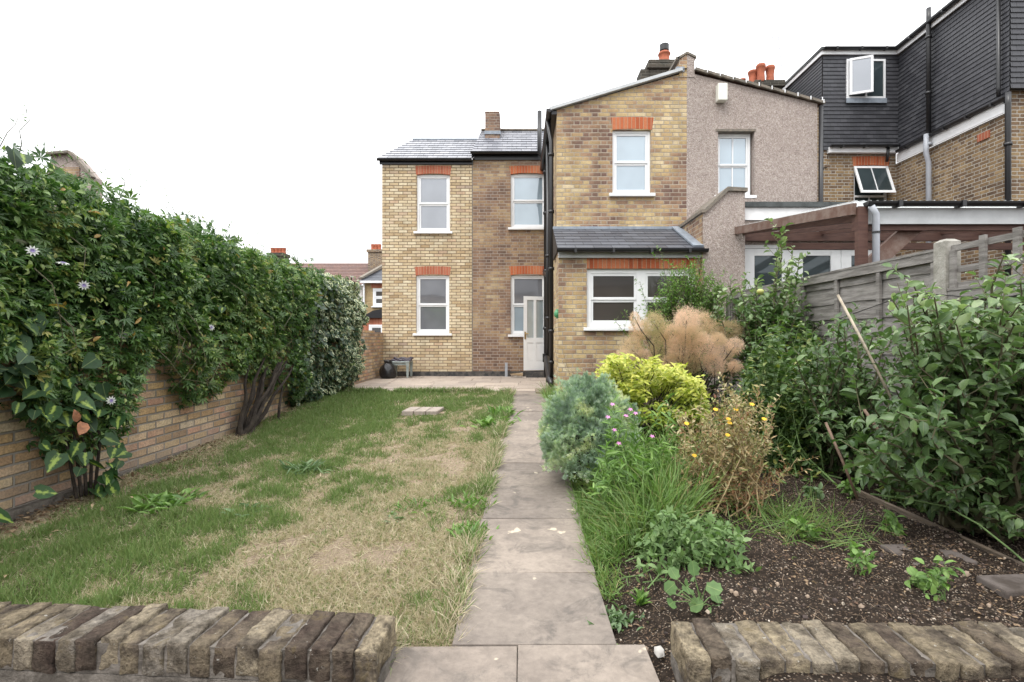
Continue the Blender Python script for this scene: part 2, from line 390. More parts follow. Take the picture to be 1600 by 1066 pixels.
def wallface(mb, x0, x1, zb, top, Y, holes=(), reveal=.12, cuts=()):
    xs = sorted(set([x0, x1]+[h[0] for h in holes]+[h[1] for h in holes]+list(cuts)))
    for a, b in zip(xs[:-1], xs[1:]):
        hs = sorted([h for h in holes if h[0] <= a+1e-6 and h[1] >= b-1e-6], key=lambda h: h[2])
        z = zb
        for h in hs:
            if h[2] > z: mb.face([(a,Y,z),(b,Y,z),(b,Y,h[2]),(a,Y,h[2])])
            z = h[3]
        mb.face([(a,Y,z),(b,Y,z),(b,Y,top(b)),(a,Y,top(a))])
    for h in holes:
        a, b, c, d = h; y = Y+reveal
        mb.face([(a,Y,c),(a,y,c),(a,y,d),(a,Y,d)]); mb.face([(b,Y,c),(b,Y,d),(b,y,d),(b,y,c)])
        mb.face([(a,Y,d),(a,y,d),(b,y,d),(b,Y,d)]); mb.face([(a,Y,c),(b,Y,c),(b,y,c),(a,y,c)])

def sash(root, x0, x1, z0, z1, Y, pane, split=.5, lights=1, sill=True, sw=.07, name='window', fw=.045, rw=.04, pane2=None, sill_h=.06, top_open=False):
    m = MB(); y = Y+.05
    m.box(x0, x0+fw, y, y+.07, z0, z1); m.box(x1-fw, x1, y, y+.07, z0, z1)
    m.box(x0+fw, x1-fw, y, y+.07, z1-fw, z1); m.box(x0+fw, x1-fw, y, y+.07, z0, z0+fw)
    zm = z0+(z1-z0)*split; a, b = x0+fw, x1-fw
    for (c, d, yy) in ((zm-.005, z1-fw, y+.012), (z0+fw, zm-.005, y+.03)):
        m.box(a, a+rw, yy, yy+.035, c, d); m.box(b-rw, b, yy, yy+.035, c, d)
        m.box(a+rw, b-rw, yy, yy+.035, d-rw, d); m.box(a+rw, b-rw, yy, yy+.035, c, c+rw*1.15)
        for k in range(1, lights):
            q = a+rw+(b-a-2*rw)*k/lights; m.box(q-.011, q+.011, yy+.004, yy+.03, c+rw*1.15, d-rw)
    m.box(a+(b-a)*.32, a+(b-a)*.68, y-.006, y, z1-fw*.8, z1-fw*.45)
    w = m.build(name, M['white'], root, bevel=.004)
    for (c, d, yy, gm) in ((zm-.005, z1-fw, y+.03, pane), (z0+fw, zm-.005, y+.048, pane2 or pane)):
        MB().box(a+rw-.004, b-rw+.004, yy, yy+.006, c+rw, d-rw+.002).build('pane', gm, w)
    if sill:
        MB().box(x0-sw, x1+sw, Y-.07, Y+.06, z0-sill_h, z0-.001).build('sill', M['white'], w, bevel=.008)
    return w
def arch(root, x0, x1, z0, h, Y, mat, splay=.03, camber=.03, name='arch'):
    n = 8; lo = []; hi = []
    for i in range(n+1):
        t = i/n; c = camber*(1-(2*t-1)**2)
        lo.append((x0+(x1-x0)*t, z0+c)); hi.append((x0-splay+(x1-x0+2*splay)*t, z0+h+c*.5))
    m = MB()
    for i in range(n):
        a, b, c, d = lo[i], lo[i+1], hi[i+1], hi[i]
        m.face([(p[0], Y-.004, p[1]) for p in (a, b, c, d)])
        m.face([(a[0],Y-.004,a[1]),(a[0],Y+.1,a[1]),(b[0],Y+.1,b[1]),(b[0],Y-.004,b[1])])
    return m.build(name, mat, root)
X = lambda px, Y: (px-VX)*Y/F
Z = lambda py, Y: EYE-(py-VY)*Y/F
HY, GY, EY = 12.8, 9.5, 8.4       # depth of main rear wall, of the gabled extension, of the ground floor extension

# ================================================================== our house
H = thing('brick_house', 'yellow stock brick house with slate roofs, white sash windows and a gabled rear extension', 'house', (0, HY, 0))
def win_rect(px0, px1, py0, py1, Y): return (X(px0, Y), X(px1, Y), Z(py1, Y), Z(py0, Y))
# left block
xa0, xa1 = X(597, HY), X(738, HY); za = Z(252, HY)
wu = win_rect(651, 703, 272, 362, HY); wl = win_rect(650, 702, 430, 521, HY)
m = MB(); wallface(m, xa0, xa1, .12, lambda x: za, HY, (wl, wu)); m.face([(xa0,HY,.12),(xa0,HY,za),(xa0,HY+2.4,za),(xa0,HY+2.4,.12)])
m.build('wall', M['brick_new'], H)['label'] = 'clean pale yellow brick wall'
for r, gm in ((wu, M['glass_grey']), (wl, M['glass_grey'])):
    w_ = sash(H, *r, HY, gm, split=.49, fw=.055, pane2=M['glass_grey'])
arch(H, wu[0]-.01, wu[1]+.01, wu[3]-.02, .22, HY, M['arch2']); arch(H, wl[0]-.01, wl[1]+.01, wl[3]-.01, .22, HY, M['arch2'])
# plinths
MB().box(xa0, xa1-.02, HY-.012, HY, -.02, .118).build('plinth', M['tar'], H)
xb1 = X(862, HY)
MB().box(xa1-.02, xb1, HY-.03, HY, -.02, .125).build('plinth', M['tar'], H)
# darker block
zb = Z(247, HY)
bu = win_rect(798, 853, 271, 356, HY); bl = win_rect(798, 853, 430, 523, HY)
m = MB(); wallface(m, xa1, .66, .12, lambda x: zb, HY, (bl, bu)); 
m.face([(.66,HY,.0),(2.96,HY,.0),(2.96,HY,zb),(.66,HY,zb)])
m.build('wall', M['brick_dark'], H)['label'] = 'darker brown brick wall'
sash(H, *bu, HY, M['glass_sky'], split=.5, fw=.05); sash(H, *bl, HY, M['glass_grey'], split=.5, fw=.05, pane2=M['glass_sky'])
arch(H, bu[0]-.01, bu[1]+.01, bu[3]-.02, .2, HY, M['arch']); arch(H, bl[0]-.01, bl[1]+.01, bl[3]-.0, .22, HY, M['arch'])
# mortar line between the blocks
MB().box(xa1-.012, xa1+.012, HY-.006, HY-.001, .13, za-.02).build('cement_joint', M['coping'], H)
# roofs
m = MB(); yr = 14.2; zr = Z(219, yr)
m.tiled((xa0-.09, HY-.12, za+.03), (xa1+.06, HY-.12, za+.03), (X(752,yr), yr, zr), (X(645,yr), yr, zr), 9, .02, (0,-.7,.7))
m.tiled((xa0-.09, yr+1.6, za+.03), (xa0-.09, HY-.12, za+.03), (X(645,yr), yr, zr), (X(645,yr)+.02, yr+.05, zr), 9, .02, (-.7,0,.7))
rf = m.build('roof', M['slate2'], H)
m = MB(); zr2 = Z(205, yr); xl = xa1-.0
m.tiled((xl, HY-.16, zb+.10), (1.2, HY-.16, zb+.10), (1.2, yr, zr2), (X(752,yr), yr, zr2), 9, .02, (0,-.7,.7))
m.face([(xl,HY-.16,zb+.10),(X(752,yr),yr,zr2),(X(752,yr),yr,zr-.6),(xl,HY-.16,zb-.05)])
m.face([(X(752,yr),yr,zr2),(3.1,yr,zr2),(3.1,yr+1.6,zb),(X(752,yr),yr+1.6,zb)])
rf2 = m.build('roof', M['slate'], H)
MB().bar((X(752,yr), yr, zr2+.02), (3.1, yr, zr2+.02), .14, .05).build('ridge', M['coping'], rf2)
MB().bar((X(645,yr), yr, zr+.01), (X(752,yr), yr, zr+.01), .1, .04).build('ridge', M['lead'], rf)
# chimney on the left roof junction
cy = 13.6; m = MB(); cx0, cx1 = X(758,cy), X(781,cy); ct = Z(176,cy)
m.box(cx0, cx1, cy, cy+.5, za+.4, ct); m.box(cx0-.01, cx1-.01, cy+.02, cy+.46, ct, ct+.05)
ch = m.build('chimney', M['brick_dark'], H, bevel=.02); MB().box(cx0-.02, cx1+.02, cy-.02, cy+.1, Z(210,cy), Z(205,cy)).build('flashing', M['lead'], ch)
# gutters and fascia
def gutter(root, a, b, r=.055, mat='black', brackets=0, name='gutter'):
    a, b = Vector(a), Vector(b); d = (b-a).normalized(); sd = Vector((0,0,1)).cross(d).normalized(); m = MB(); n = 8
    pr = [(math.cos(math.pi+math.pi*i/n)*r, math.sin(math.pi+math.pi*i/n)*r) for i in range(n+1)]
    pr += [(r*.86, 0), (-r*.86, 0)]
    for i in range(len(pr)):
        q = pr[i]; s = pr[(i+1) % len(pr)]
        m.face([a+sd*q[0]+Vector((0,0,q[1])), b+sd*q[0]+Vector((0,0,q[1])), b+sd*s[0]+Vector((0,0,s[1])), a+sd*s[0]+Vector((0,0,s[1]))])
    for e in (a, b): m.face([e+sd*q[0]+Vector((0,0,q[1])) for q in pr])
    for k in range(brackets):
        p = a.lerp(b, (k+.5)/brackets); m.bar(p-d*.02+Vector((0,0,-r*.5)), p+d*.02+Vector((0,0,-r*.5)), r*2.3, r*1.25)
    return m.build(name, M[mat], root)
MB().box(xa0-.06, xa1+.02, HY-.03, HY, za-.09, za+.02).build('fascia', M['black'], H)
gutter(H, (xa0-.1, HY-.1, za+.02), (xa1, HY-.1, za+.02), .045)
MB().box(xa1+.02, .6, HY-.04, HY, zb-.06, zb+.09).build('fascia', M['black'], H)
gutter(H, (xa1-.03, HY-.16, zb+.10), (.42, HY-.16, zb+.10), .055)
# gabled extension
gx0, gx1 = X(870, GY), X(1073, GY); ze, zp = Z(172, GY), Z(113, GY)
ztop = lambda x: ze+(zp-ze)*(x-gx0)/(gx1-gx0)
gw = win_rect(957, 1017, 203, 303, GY)
m = MB(); wallface(m, gx0, gx1, 2.3, ztop, GY, (gw,))
m.face([(gx0,HY,0),(gx0,HY,ze),(gx0,GY,ze),(gx0,GY,0)])
m.build('wall', M['brick_gable'], H)['label'] = 'mottled gable wall with purple and yellow bricks'
sash(H, *gw, GY, M['glass_sky'], split=.5, fw=.05)
arch(H, gw[0]-.0, gw[1]+.02, gw[3]-.0, .23, GY, M['arch'], camber=.02)
m = MB(); m.tiled((gx0-.12, HY+.6, ze+.02), (gx0-.12, GY-.05, ze+.02), (gx1, GY-.05, zp+.06), (gx1, HY+.6, zp+.06), 12, .015, (-.3,0,1))
rg = m.build('roof', M['slate'], H)
MB().bar((gx0-.13, GY-.03, ze+.0), (gx1-.1, GY-.03, zp+.03), .09, .055).build('verge', M['grey_fascia'], rg)
MB().box(gx0-.1, gx0-.0, GY-.02, HY, ze-.09, ze-.03).build('fascia', M['black'], H)
gutter(H, (gx0-.14, GY-.06, ze+.0), (gx0-.14, HY, ze+.0), .06)
# party parapet with coping
m = MB(); pyl = X(1061, GY); pm = gx1; pr_ = X(1085, GY)
m.face([(pyl,GY-.01,zp-.1),(pm,GY-.01,zp-.1),(pm,GY-.01,Z(85,GY)),(pyl,GY-.01,Z(94,GY))])
m.face([(pyl,GY-.01,zp-.1),(pyl,GY-.01,Z(94,GY)),(pyl,HY,Z(94,GY)),(pyl,HY,zp-.1)])
pp = m.build('parapet', M['brick_gable'], H)
m = MB(); m.bar((pyl-.03, GY+1.6, Z(92,GY)), (pyl-.03, GY-.03, Z(92,GY)), .06, .05)
m.prism([(pyl-.03,Z(94,GY)),(pm,Z(85,GY)),(pr_+.03,Z(92,GY)),(pr_+.03,Z(88.5,GY)),(pm,Z(81.5,GY)),(pyl-.03,Z(90,GY))], GY-.03, HY)
m.build('coping', M['coping'], pp); MB().box(gx1-.2, gx1-.05, GY-.03, GY+.1, zp+.0, zp+.09).build('flashing', M['lead'], pp)
# chimney behind gable with one pot
cy = 13.4; m = MB(); a, b = X(1000,cy), X(1062,cy)
m.box(a+.25, b+.1, cy, cy+.5, 6.4, Z(108,cy)); m.box(a+.18, b+.14, cy-.06, cy+.56, Z(108,cy), Z(100,cy))
m.box(a+.22, b+.1, cy-.03, cy+.5, Z(100,cy), Z(93,cy))
m.prismx([(cy-.02,6.4),(cy+.5,6.4),(cy+.5,Z(108,cy)),(cy,Z(108,cy))], a+.02, a+.25)
ch = m.build('chimney', M['sooty'], H, bevel=.03)
pc = (X(1042,cy), cy+.25, Z(94,cy))
MB().lathe(pc, [(.15,0),(.16,.1),(.13,.14),(.15,.26),(.17,.28),(.15,.33),(.11,.34)]).build('pot', M['terracotta'], ch, smooth=True)
MB().lathe((pc[0],pc[1],pc[2]+.34), [(.10,0),(.13,.04),(.13,.2),(.10,.22)]).build('pot_cap', M['black'], ch)
# ground floor extension
ex0, ex1 = X(873, EY), X(1096, EY); zf = Z(397, EY)
ew = win_rect(917, 1088, 420, 512, EY)
m = MB(); wallface(m, ex0, ex1, -.05, lambda x: zf, EY, (ew,))
m.face([(ex0,GY,-.05),(ex0,GY,zf+.3),(ex0,EY,zf),(ex0,EY,-.05)])
m.build('wall', M['brick_gable'], H)['label'] = 'mottled brick wall of the ground floor extension'
xm = (ew[0]+ew[1])/2
sash(H, ew[0], xm+.003, ew[2], ew[3], EY, M['glass_dark'], sill=False, fw=.075, split=.48); sash(H, xm-.003+.006, ew[1], ew[2], ew[3], EY, M['glass_dark'], sill=False, fw=.075, split=.48)
MB().box(ew[0]-.06, ew[1]+.06, EY-.07, EY+.05, ew[2]-.055, ew[2]-.001).build('sill', M['white'], H, bevel=.008)
arch(H, ew[0]-.0, ew[1]+.0, ew[3]+.002, .17, EY, M['arch'], splay=.0, camber=0)
zr = Z(358, GY)
m = MB(); m.tiled((ex0-.03, EY-.14, zf+.07), (ex1-.0, EY-.14, zf+.07), (ex1-.0, GY, zr), (ex0-.03, GY, zr), 7, .012, (0,-.5,.8))
m.prismx([(EY-.13,zf+.06),(GY,zf+.06),(GY,zr-.01)], ex0-.028, ex0)
re_ = m.build('roof', M['slate3'], H)
m = MB(); m.bar((ex0-.03, GY-.02, zr+.015), (ex1-.05, GY-.02, zr+.015), .05, .05); m.bar((ex1-.09, EY-.13, zf+.11), (ex1-.09, GY, zr+.04), .17, .03); m.build('flashing', M['lead'], re_)
MB().box(ex0-.01, ex1-.02, EY-.06, EY-.001, zf-.07, zf+.02).build('fascia', M['grey_fascia'], H)
gutter(H, (ex0-.05, EY-.16, zf+.055), (ex1+.05, EY-.16, zf+.055), .055, brackets=4)
# pipes in the recessed corner
def pipe(pts, r, name='drainpipe', mat='black', root=H, clips=()):
    m = MB(); m.tube(pts, r, 10)
    for c in clips: m.tube([(c[0],c[1],c[2]-.03),(c[0],c[1],c[2]+.03)], r*1.35, 10)
    return m.build(name, M[mat], root, smooth=True)
sx = X(853.5, 12.2)
soil = pipe([(X(843,12.2),12.2,Z(174,12.2)),(X(843,12.2),12.2,Z(238,12.2)),(sx,12.3,Z(252,12.2)),(sx,12.3,.02)], .055, 'soil_pipe', clips=[(sx,12.3,z) for z in (1.2,2.6,4.0,5.0)])
rx = X(861.5, 9.75)
pipe([(gx0-.14,9.9,ze-.04),(gx0-.12,9.85,ze-.25),(rx,9.75,ze-.5),(rx,9.75,.12)], .043, clips=[(rx,9.75,z) for z in (.5,1.1,2.3,3.4,4.5)])
p2 = X(856.5, 11.0)
pipe([(p2,11.0,Z(212,11.0)),(p2,11.0,.0)], .05, 'waste_pipe', clips=[(p2,11,z) for z in (2.75,1.4)])
pipe([(X(851,11.6),11.6,2.45),(X(858,11.0),11.0,2.3)], .05, 'waste_pipe')
pipe([(X(854,10.6),10.6,.55),(X(858,9.9),9.9,.20),(X(862,9.5),9.5,.10)], .06, 'waste_pipe')
m = MB(); m.box(X(848,10.9), X(853,10.9), 10.9, 11.0, Z(566,10.9), Z(553,10.9)); m.build('drain_hopper', M['black'], H)
m = MB(); m.box(gx0-.05, gx0, 9.05, 9.15, 2.33, 2.38); m.build('pipe_bracket', M['black'], H)
m = MB(); m.lathe((X(870,8.6), 8.52, Z(492,8.6)), [(.0,-.07),(.05,-.03),(.055,.03),(.02,.09)], 10)
m.build('green_tap_cover', plain('green_plastic', (.08,.30,.14), .4), H, smooth=True)
# white part-glazed back door standing open
dm = MB(); ang = R(14); hx, hy = .61, 12.52; wd = .58
dz0, dz1 = Z(579, 12.4), Z(463, 12.4)
def D(u, v, z): return (hx-wd*math.cos(ang)*(1-u)*1.0+v*math.sin(ang)*0, hy-wd*math.sin(ang)*(1-u)+v, z)
def dbox(mb, u0, u1, v0, v1, z0, z1): mb.hexa([D(u0,v0,z0),D(u1,v0,z0),D(u1,v1,z0),D(u0,v1,z0),D(u0,v0,z1),D(u1,v0,z1),D(u1,v1,z1),D(u0,v1,z1)])
st = .13; hh = dz1-dz0; zl = dz0+hh*.44
for u0, u1 in ((0, st+.03), (.5-.06, .5+.06), (1-st, 1)): dbox(dm, u0, u1, 0, .045, dz0, dz1)
for u0, u1 in ((st+.03, .44), (.56, 1-st)):
    for a, b in ((dz0, dz0+.2), (zl-.12, zl), (dz1-.09, dz1)): dbox(dm, u0, u1, .0, .045, a, b)
    dbox(dm, u0, u1, .015, .03, dz0+.2, zl-.12)
    dbox(dm, u0+.03, u1-.03, .006, .016, dz0+.24, zl-.16)
door = dm.build('back_door', M['white'], H)
pm_ = MB()
for u0, u1 in ((st+.03, .44), (.56, 1-st)):
    q = MB(); dbox(q, u0, u1, .018, .026, zl, dz1-.09); q.build('pane', M['net'], door)
q = MB(); q.tube([D(.07,-.02,dz0+.98*hh/1.98), D(.22,-.04,dz0+.98*hh/1.98)], .012, 8); dbox(q, .04, .11, -.01, 0, dz0+.42*hh, dz0+.52*hh); q.build('handle', plain('brass', (.45,.33,.15), .35, metal=.8), door)
m = MB(); m.box(X(822,12.5), .62, 12.3, HY-.03, -.02, Z(580,12.5)-.01); m.build('doorstep', M['tar'], H)
q = MB(); q.box(X(789,12.6), X(793,12.6), 12.6, 12.66, 0, Z(567,12.6)); q.build('pipe_stub', M['greypipe'], H)

# ================================================================== pebbledashed neighbour
N = thing('pebbledashed_house', 'pinkish pebbledashed house joined to the right of the yellow brick house', 'house', (gx1, GY, 0))
nx1 = X(1277, GY); zn = Z(162, GY); nt_ = lambda x: zp+(zn-zp)*(x-gx1)/(nx1-gx1)
nw = win_rect(1122, 1179, 203, 305, GY)
m = MB(); wallface(m, gx1+.001, nx1, 0, nt_, GY, (nw,), reveal=.16)
m.face([(nx1,GY,0),(nx1,GY,zn),(nx1,HY,zn),(nx1,HY,0)])
m.face([(pm,GY-.012,zp-.1),(pr_,GY-.012,zp-.1),(pr_,GY-.012,Z(92,GY)),(pm,GY-.012,Z(85,GY))])
m.face([(pr_,GY-.012,zp-.2),(pr_,HY,zp-.2),(pr_,HY,Z(92,GY)),(pr_,GY-.012,Z(92,GY))])
m.build('wall', M['pebble'], N)
m = MB(); a, b = nw[0]-.0, nw[1]+.03; m.build('lintel', M['coping'], N) if False else None
sash(N, nw[0], nw[1]-.03, nw[2], nw[3]-.03, GY+.06, M['glass_sky'], lights=2, fw=.05, rw=.03)
MB().box(nw[0]-.05, nw[1]+.02, GY-.012, GY+.1, nw[3]-.03, nw[3]+.012).build('lintel', M['coping'], N)
m = MB(); m.tiled((nx1+.1, GY-.06, zn), (nx1+.1, HY+.6, zn), (pr_, HY+.6, zp+.04), (pr_, GY-.06, zp+.04), 10, .03, (.3,0,1)); 
rn = m.build('roof', M['redroof'], N)
m = MB(); A_ = Vector((pr_, GY-.045, zp+.03)); B_ = Vector((nx1+.1, GY-.045, zn+.0))
for i in range(10): m.bar(A_.lerp(B_, i/10)+Vector((0,0,.012)), A_.lerp(B_, (i+1.04)/10)+Vector((0,0,-.006)), .05, .045)
m.build('verge', M['coping'], rn)
for i in range(0, 10):
    t = (i+.9)/10; x = pr_+(nx1+.1-pr_)*t; z = zp+.04+(zn-zp-.04)*t; MB().box(x-.010, x+.006, GY-.09, GY-.076, z-.03, z+.035).build('clip', M['white'], rn)
MB().box(X(1121,9.4), X(1136,9.4), 9.36, GY, Z(158,9.4), Z(131,9.4)).build('alarm_box', plain('cream_plastic', (.74,.74,.66), .4, .03), N, bevel=.015)
pipe([(nx1+.06, GY-.02, zn-.05),(nx1+.05, GY-.02, 1.5)], .04, root=N)
MB().box(nx1+.1, nx1+.45, HY-.2, HY, 0, Z(247,HY)-.0).build('wall', M['pebble'], N)
# its main wall behind, sliver and lower part
m = MB(); m.face([(nx1-.4,HY+.02,0),(X(1290,HY),HY+.02,0),(X(1290,HY),HY+.02,Z(160,HY)),(nx1-.4,HY+.02,Z(160,HY))]); m.build('wall', M['brick_right'], N)
# chimney with five pots
cy = 14.2; a, b = X(1176,cy), X(1226,cy); m = MB(); m.box(a+.1, b-.06, cy, cy+.6, 5.4, Z(136,cy)); m.box(a+.04, b, cy-.06, cy+.66, Z(136,cy), Z(126,cy))
ch = m.build('chimney', M['sooty'], N, bevel=.02)
for i, (px, dy, hh_) in enumerate(((1170,.45,.30),(1181,.2,.42),(1190,.05,.52),(1198,.4,.38),(1206,.1,.50))):
    MB().lathe((X(px,cy), cy+dy, Z(126,cy)-.05), [(.12,0),(.115,.05),(.10,hh_*.5),(.12,hh_*.8),(.13,hh_*.83),(.13,hh_*.95),(.115,hh_),(.09,hh_)]).build('pot', M['terracotta'], ch, smooth=True)
# aerials
def aerial(name, label, px, py, px0, py0, Y, bars):
    m = MB(); a = P(px0, py0, Y); b = P(px, py, Y); m.tube([a, b], .012, 6)
    for (dx0, dy0, dx1, dy1) in bars: m.tube([P(px+dx0, py+dy0, Y), P(px+dx1, py+dy1, Y)], .008, 5)
    o = m.build(name, plain('aerial_metal', (.3,.3,.32), .4, metal=.6), None); tag(o, label, 'aerial', 'television aerials'); return o
aerial('television_aerial', 'short television aerial above the five terracotta chimney pots', 1186, 86, 1187, 106, 14.4, [(-10,2,4,0),(-9,-1,-9,5),(-5,-1,-5,4),(3,-3,3,4)])
aerial('television_aerial', 'tall thin leaning television aerial right of the chimney pots', 1216, 58, 1224, 128, 14.6, [(-10,1,3,0),(-9,-2,-9,4)])
# ground floor flat-roofed extension with party wall
fy = 8.45; py_ = 8.3
m = MB(); xw0, xw1 = X(1098,py_), X(1164,py_); zk = Z(333,py_)
poly = [(xw0,0),(xw1,0),(xw1,Z(300,py_)),(X(1137,py_),Z(299,py_)),(xw0,zk)]
m.prism(poly, py_, GY-.02); m.build('wall', M['pebble'], N)['label'] = 'pebbledashed party wall with a stepped top'
m = MB(); m.face([(xw0-.004,py_+.002,0),(xw0-.004,GY,0),(xw0-.004,GY,zk-.02),(xw0-.004,py_+.002,zk-.02)]); 
m.face([(xw0-.004,py_-.004,0),(xw0+.0,py_-.004,0),(xw0+.0,py_-.004,zk),(xw0-.004,py_-.004,zk)]); m.build('wall', M['brick_gable'], N)
m = MB(); t_ = .045
m.prism([(xw0-.035,zk),(xw0+.03,zk),(X(1137,py_),Z(299,py_)),(xw1+.03,Z(300,py_)),(xw1+.03,Z(300,py_)+t_*1.3),(X(1136,py_),Z(299,py_)+t_*1.5),(xw0+.02,zk+t_*1.2),(xw0-.035,zk+t_*1.2)], py_-.04, GY)
m.build('coping', M['coping'], N)
m = MB(); fx1 = 6.25; dwin = (X(1164,fy), X(1392,fy), .3, Z(382,fy))
wallface(m, xw1+.001, fx1, 0, lambda x: Z(345,fy), fy, (dwin,)); m.face([(fx1,fy,0),(fx1,HY,0),(fx1,HY,3.1),(fx1,fy,3.1)]); m.build('wall', M['pebble'], N)
MB().box(xw1+.002, fx1+.1, fy-.03, fy, Z(344.5,fy), Z(325,fy)).build('fascia', M['white_paint'], N)
MB().box(xw1+.002, fx1+.15, fy-.07, GY, Z(324.8,fy), Z(317,fy)).build('flat_roof', M['felt'], N)
# french doors: leaves with dark glass
dx0, dx1, dzb, dzt = dwin; n = 3; m = MB(); m.box(dx0, dx1, fy+.02, fy+.1, dzt-.06, dzt); fr = m.build('door_frame', M['white'], N)
lw = (dx1-dx0)/n
for i in range(n):
    a, b = dx0+i*lw+.004, dx0+(i+1)*lw-.004; m = MB(); s = .17; z1_ = dzt-.064
    m.box(a, a+s, fy+.03, fy+.08, dzb, z1_); m.box(b-s, b, fy+.03, fy+.08, dzb, z1_); m.box(a+s, b-s, fy+.03, fy+.08, z1_-.12, z1_); m.box(a+s, b-s, fy+.03, fy+.08, dzb, dzb+.3)
    dl = m.build('french_door', M['white'], N, bevel=.004); MB().box(a+s, b-s, fy+.05, fy+.056, dzb+.3, z1_-.12).build('pane', M['glass_teal'], dl)
    MB().box(b-.09, b-.07, fy+.0, fy+.03, 1.9, 2.05).build('handle', M['black'], dl)

# ================================================================== dormer house at right
S = thing('dormer_house', 'brown brick house with dark tile-hung loft dormer and open white casements at the right edge', 'house', (9.4, HY, 0))
sx0, sx1 = X(1284,HY), X(1400,HY); zd = Z(240,HY); rx_ = 9.48; fy2 = 9.88
sw_ = win_rect(1334, 1387, 258, 330, HY)
m = MB(); wallface(m, sx0, sx1, 0, lambda x: zd, HY, (sw_,)); xs_ = sx1
ztop_s = EYE+.465*rx_
m.face([(xs_,HY,0),(rx_,fy2,0),(rx_,fy2,ztop_s),(xs_,HY,ztop_s)])
m.face([(rx_,fy2,0),(rx_+4,fy2,0),(rx_+4,fy2,Z(140,fy2)),(rx_,fy2,Z(140,fy2))])
m.build('wall', M['brick_right'], S)
MB().box(X(1283,HY), X(1291,HY), HY-.03, HY-.002, Z(262,HY), Z(195,HY)).build('brick_pier', M['brick_right'], S)
arch(S, sw_[0]-.02, sw_[1]+.02, sw_[3]-.03, .24, HY, M['arch'])
# lower casement window, top-hung sash pushed out
a, b, c, d = sw_; y = HY+.04; m = MB(); f = .05
m.box(a, a+f, y, y+.07, c, d); m.box(b-f, b, y, y+.07, c, d); m.box(a+f, b-f, y, y+.07, d-f, d); zm = c+(d-c)*.33; m.box(a+f, b-f, y, y+.07, zm-f/2, zm+f/2); m.box((a+b)/2-.012, (a+b)/2+.012, y+.01, y+.05, c, zm-f/2)
cw = m.build('window', M['white'], S); MB().box(a+f, b-f, y+.03, y+.036, c, zm-f/2).build('pane', M['glass_teal'], cw); MB().box(a+f, b-f, y+.062, y+.066, zm+f/2, d-f).build('pane', M['glass_teal'], cw)
tl = R(21); hz = d-.03; L_ = d-zm+.02
def T(x, s, o=0): return (x, y-.01-math.sin(tl)*s-o*math.cos(tl), hz-math.cos(tl)*s-o*math.sin(tl)*-1*0)
def tb(mb, x0, x1, s0, s1, o0=0, o1=.04): mb.hexa([T(x0,s1,o1),T(x1,s1,o1),T(x1,s1,o0),T(x0,s1,o0),T(x0,s0,o1),T(x1,s0,o1),T(x1,s0,o0),T(x0,s0,o0)])
m = MB(); tb(m, a, a+.06, 0, L_); tb(m, b-.06, b, 0, L_); tb(m, a+.06, b-.06, 0, .06); tb(m, a+.06, b-.06, L_-.07, L_); tb(m, (a+b)/2-.01, (a+b)/2+.01, .06, L_-.07, .005, .035)
sh = m.build('open_sash', M['white'], cw); m = MB(); tb(m, a+.06, b-.06, .06, L_-.07, .015, .022); m.build('pane', M['glass_teal'], sh)
# dormer rear face and side return (tile hung)
dzb_, dzt_ = Z(236,HY), Z(89,HY); dxl, dxr = X(1283,HY), X(1403,HY)-.03; dy = HY-.06
dw = win_rect(1319, 1379, 96, 157, HY)
m = MB(); nC = 24
m.tiled((dxl,dy,dzb_),(dxr,dy,dzb_),(dxr,dy,dzt_),(dxl,dy,dzt_), nC, .02, (0,-1,0))
m.tiled((dxl,dy+2.2,dzb_+1),(dxl,dy,dzb_+1),(dxl,dy,dzt_),(dxl,dy+2.2,dzt_), 17, .02, (-1,0,0))
zsb, zst = EYE+.492*rx_, EYE+.754*(rx_)
m.tiled((dxr+.0,dy,dzb_-.15),(rx_-.05,fy2-.12,dzb_-.15),(rx_-.05,fy2-.12,dzt_),(dxr,dy,dzt_), 26, .02, (-1,-.05,0))
m.tiled((rx_-.05,fy2-.12,Z(143,fy2)),(rx_+4,fy2-.12,Z(143,fy2)),(rx_+4,fy2-.12,dzt_),(rx_-.05,fy2-.12,dzt_), 22, .02, (0,-1,0))
dorm = m.build('dormer', M['tilehang'], S)
MB().box(rx_-.02, rx_+4, fy2-.09, fy2+.2, Z(141,fy2), dzt_+.05).build('dormer_core', M['felt'], dorm)
m = MB(); m.box(dxl-.08, dxr-.05, dy-.1, dy+2.4, dzt_+.1, dzt_+.17); m.bar((dxr-.02,dy+.5,dzt_+.14),(rx_-.12,fy2-.6,dzt_+.14), .25, .07); m.box(dxr, rx_+3, fy2, HY+2, dzt_+.1, dzt_+.15)
m.build('roof', M['felt'], dorm)
m = MB(); m.box(dxl-.05, dxr-.06, dy-.06, dy-.02, dzt_-.0, dzt_+.10); m.bar((dxl-.04,dy+2.4,dzt_+.05),(dxl-.04,dy-.02,dzt_+.05), .03, .1); m.bar((dxr-.06,dy-.02,dzt_+.05),(rx_-.11,fy2-.15,dzt_+.05), .03, .1); m.build('fascia', M['white'], dorm)
gutter(S, (dxl-.03, dy-.12, dzt_+.14), (dxr-.1, dy-.12, dzt_+.14), .05, brackets=3); gutter(S, (dxr-.13, dy-.1, dzt_+.14), (rx_-.2, fy2-.2, dzt_+.14), .05, brackets=3)
MB().box(sx0+.12, sx1-.02, HY-.12, HY-.001, Z(241,HY), Z(232.5,HY)).build('fascia', M['white'], S)
gutter(S, (sx0+.12, HY-.18, Z(231,HY)), (sx1-.05, HY-.18, Z(231,HY)), .05, brackets=3)
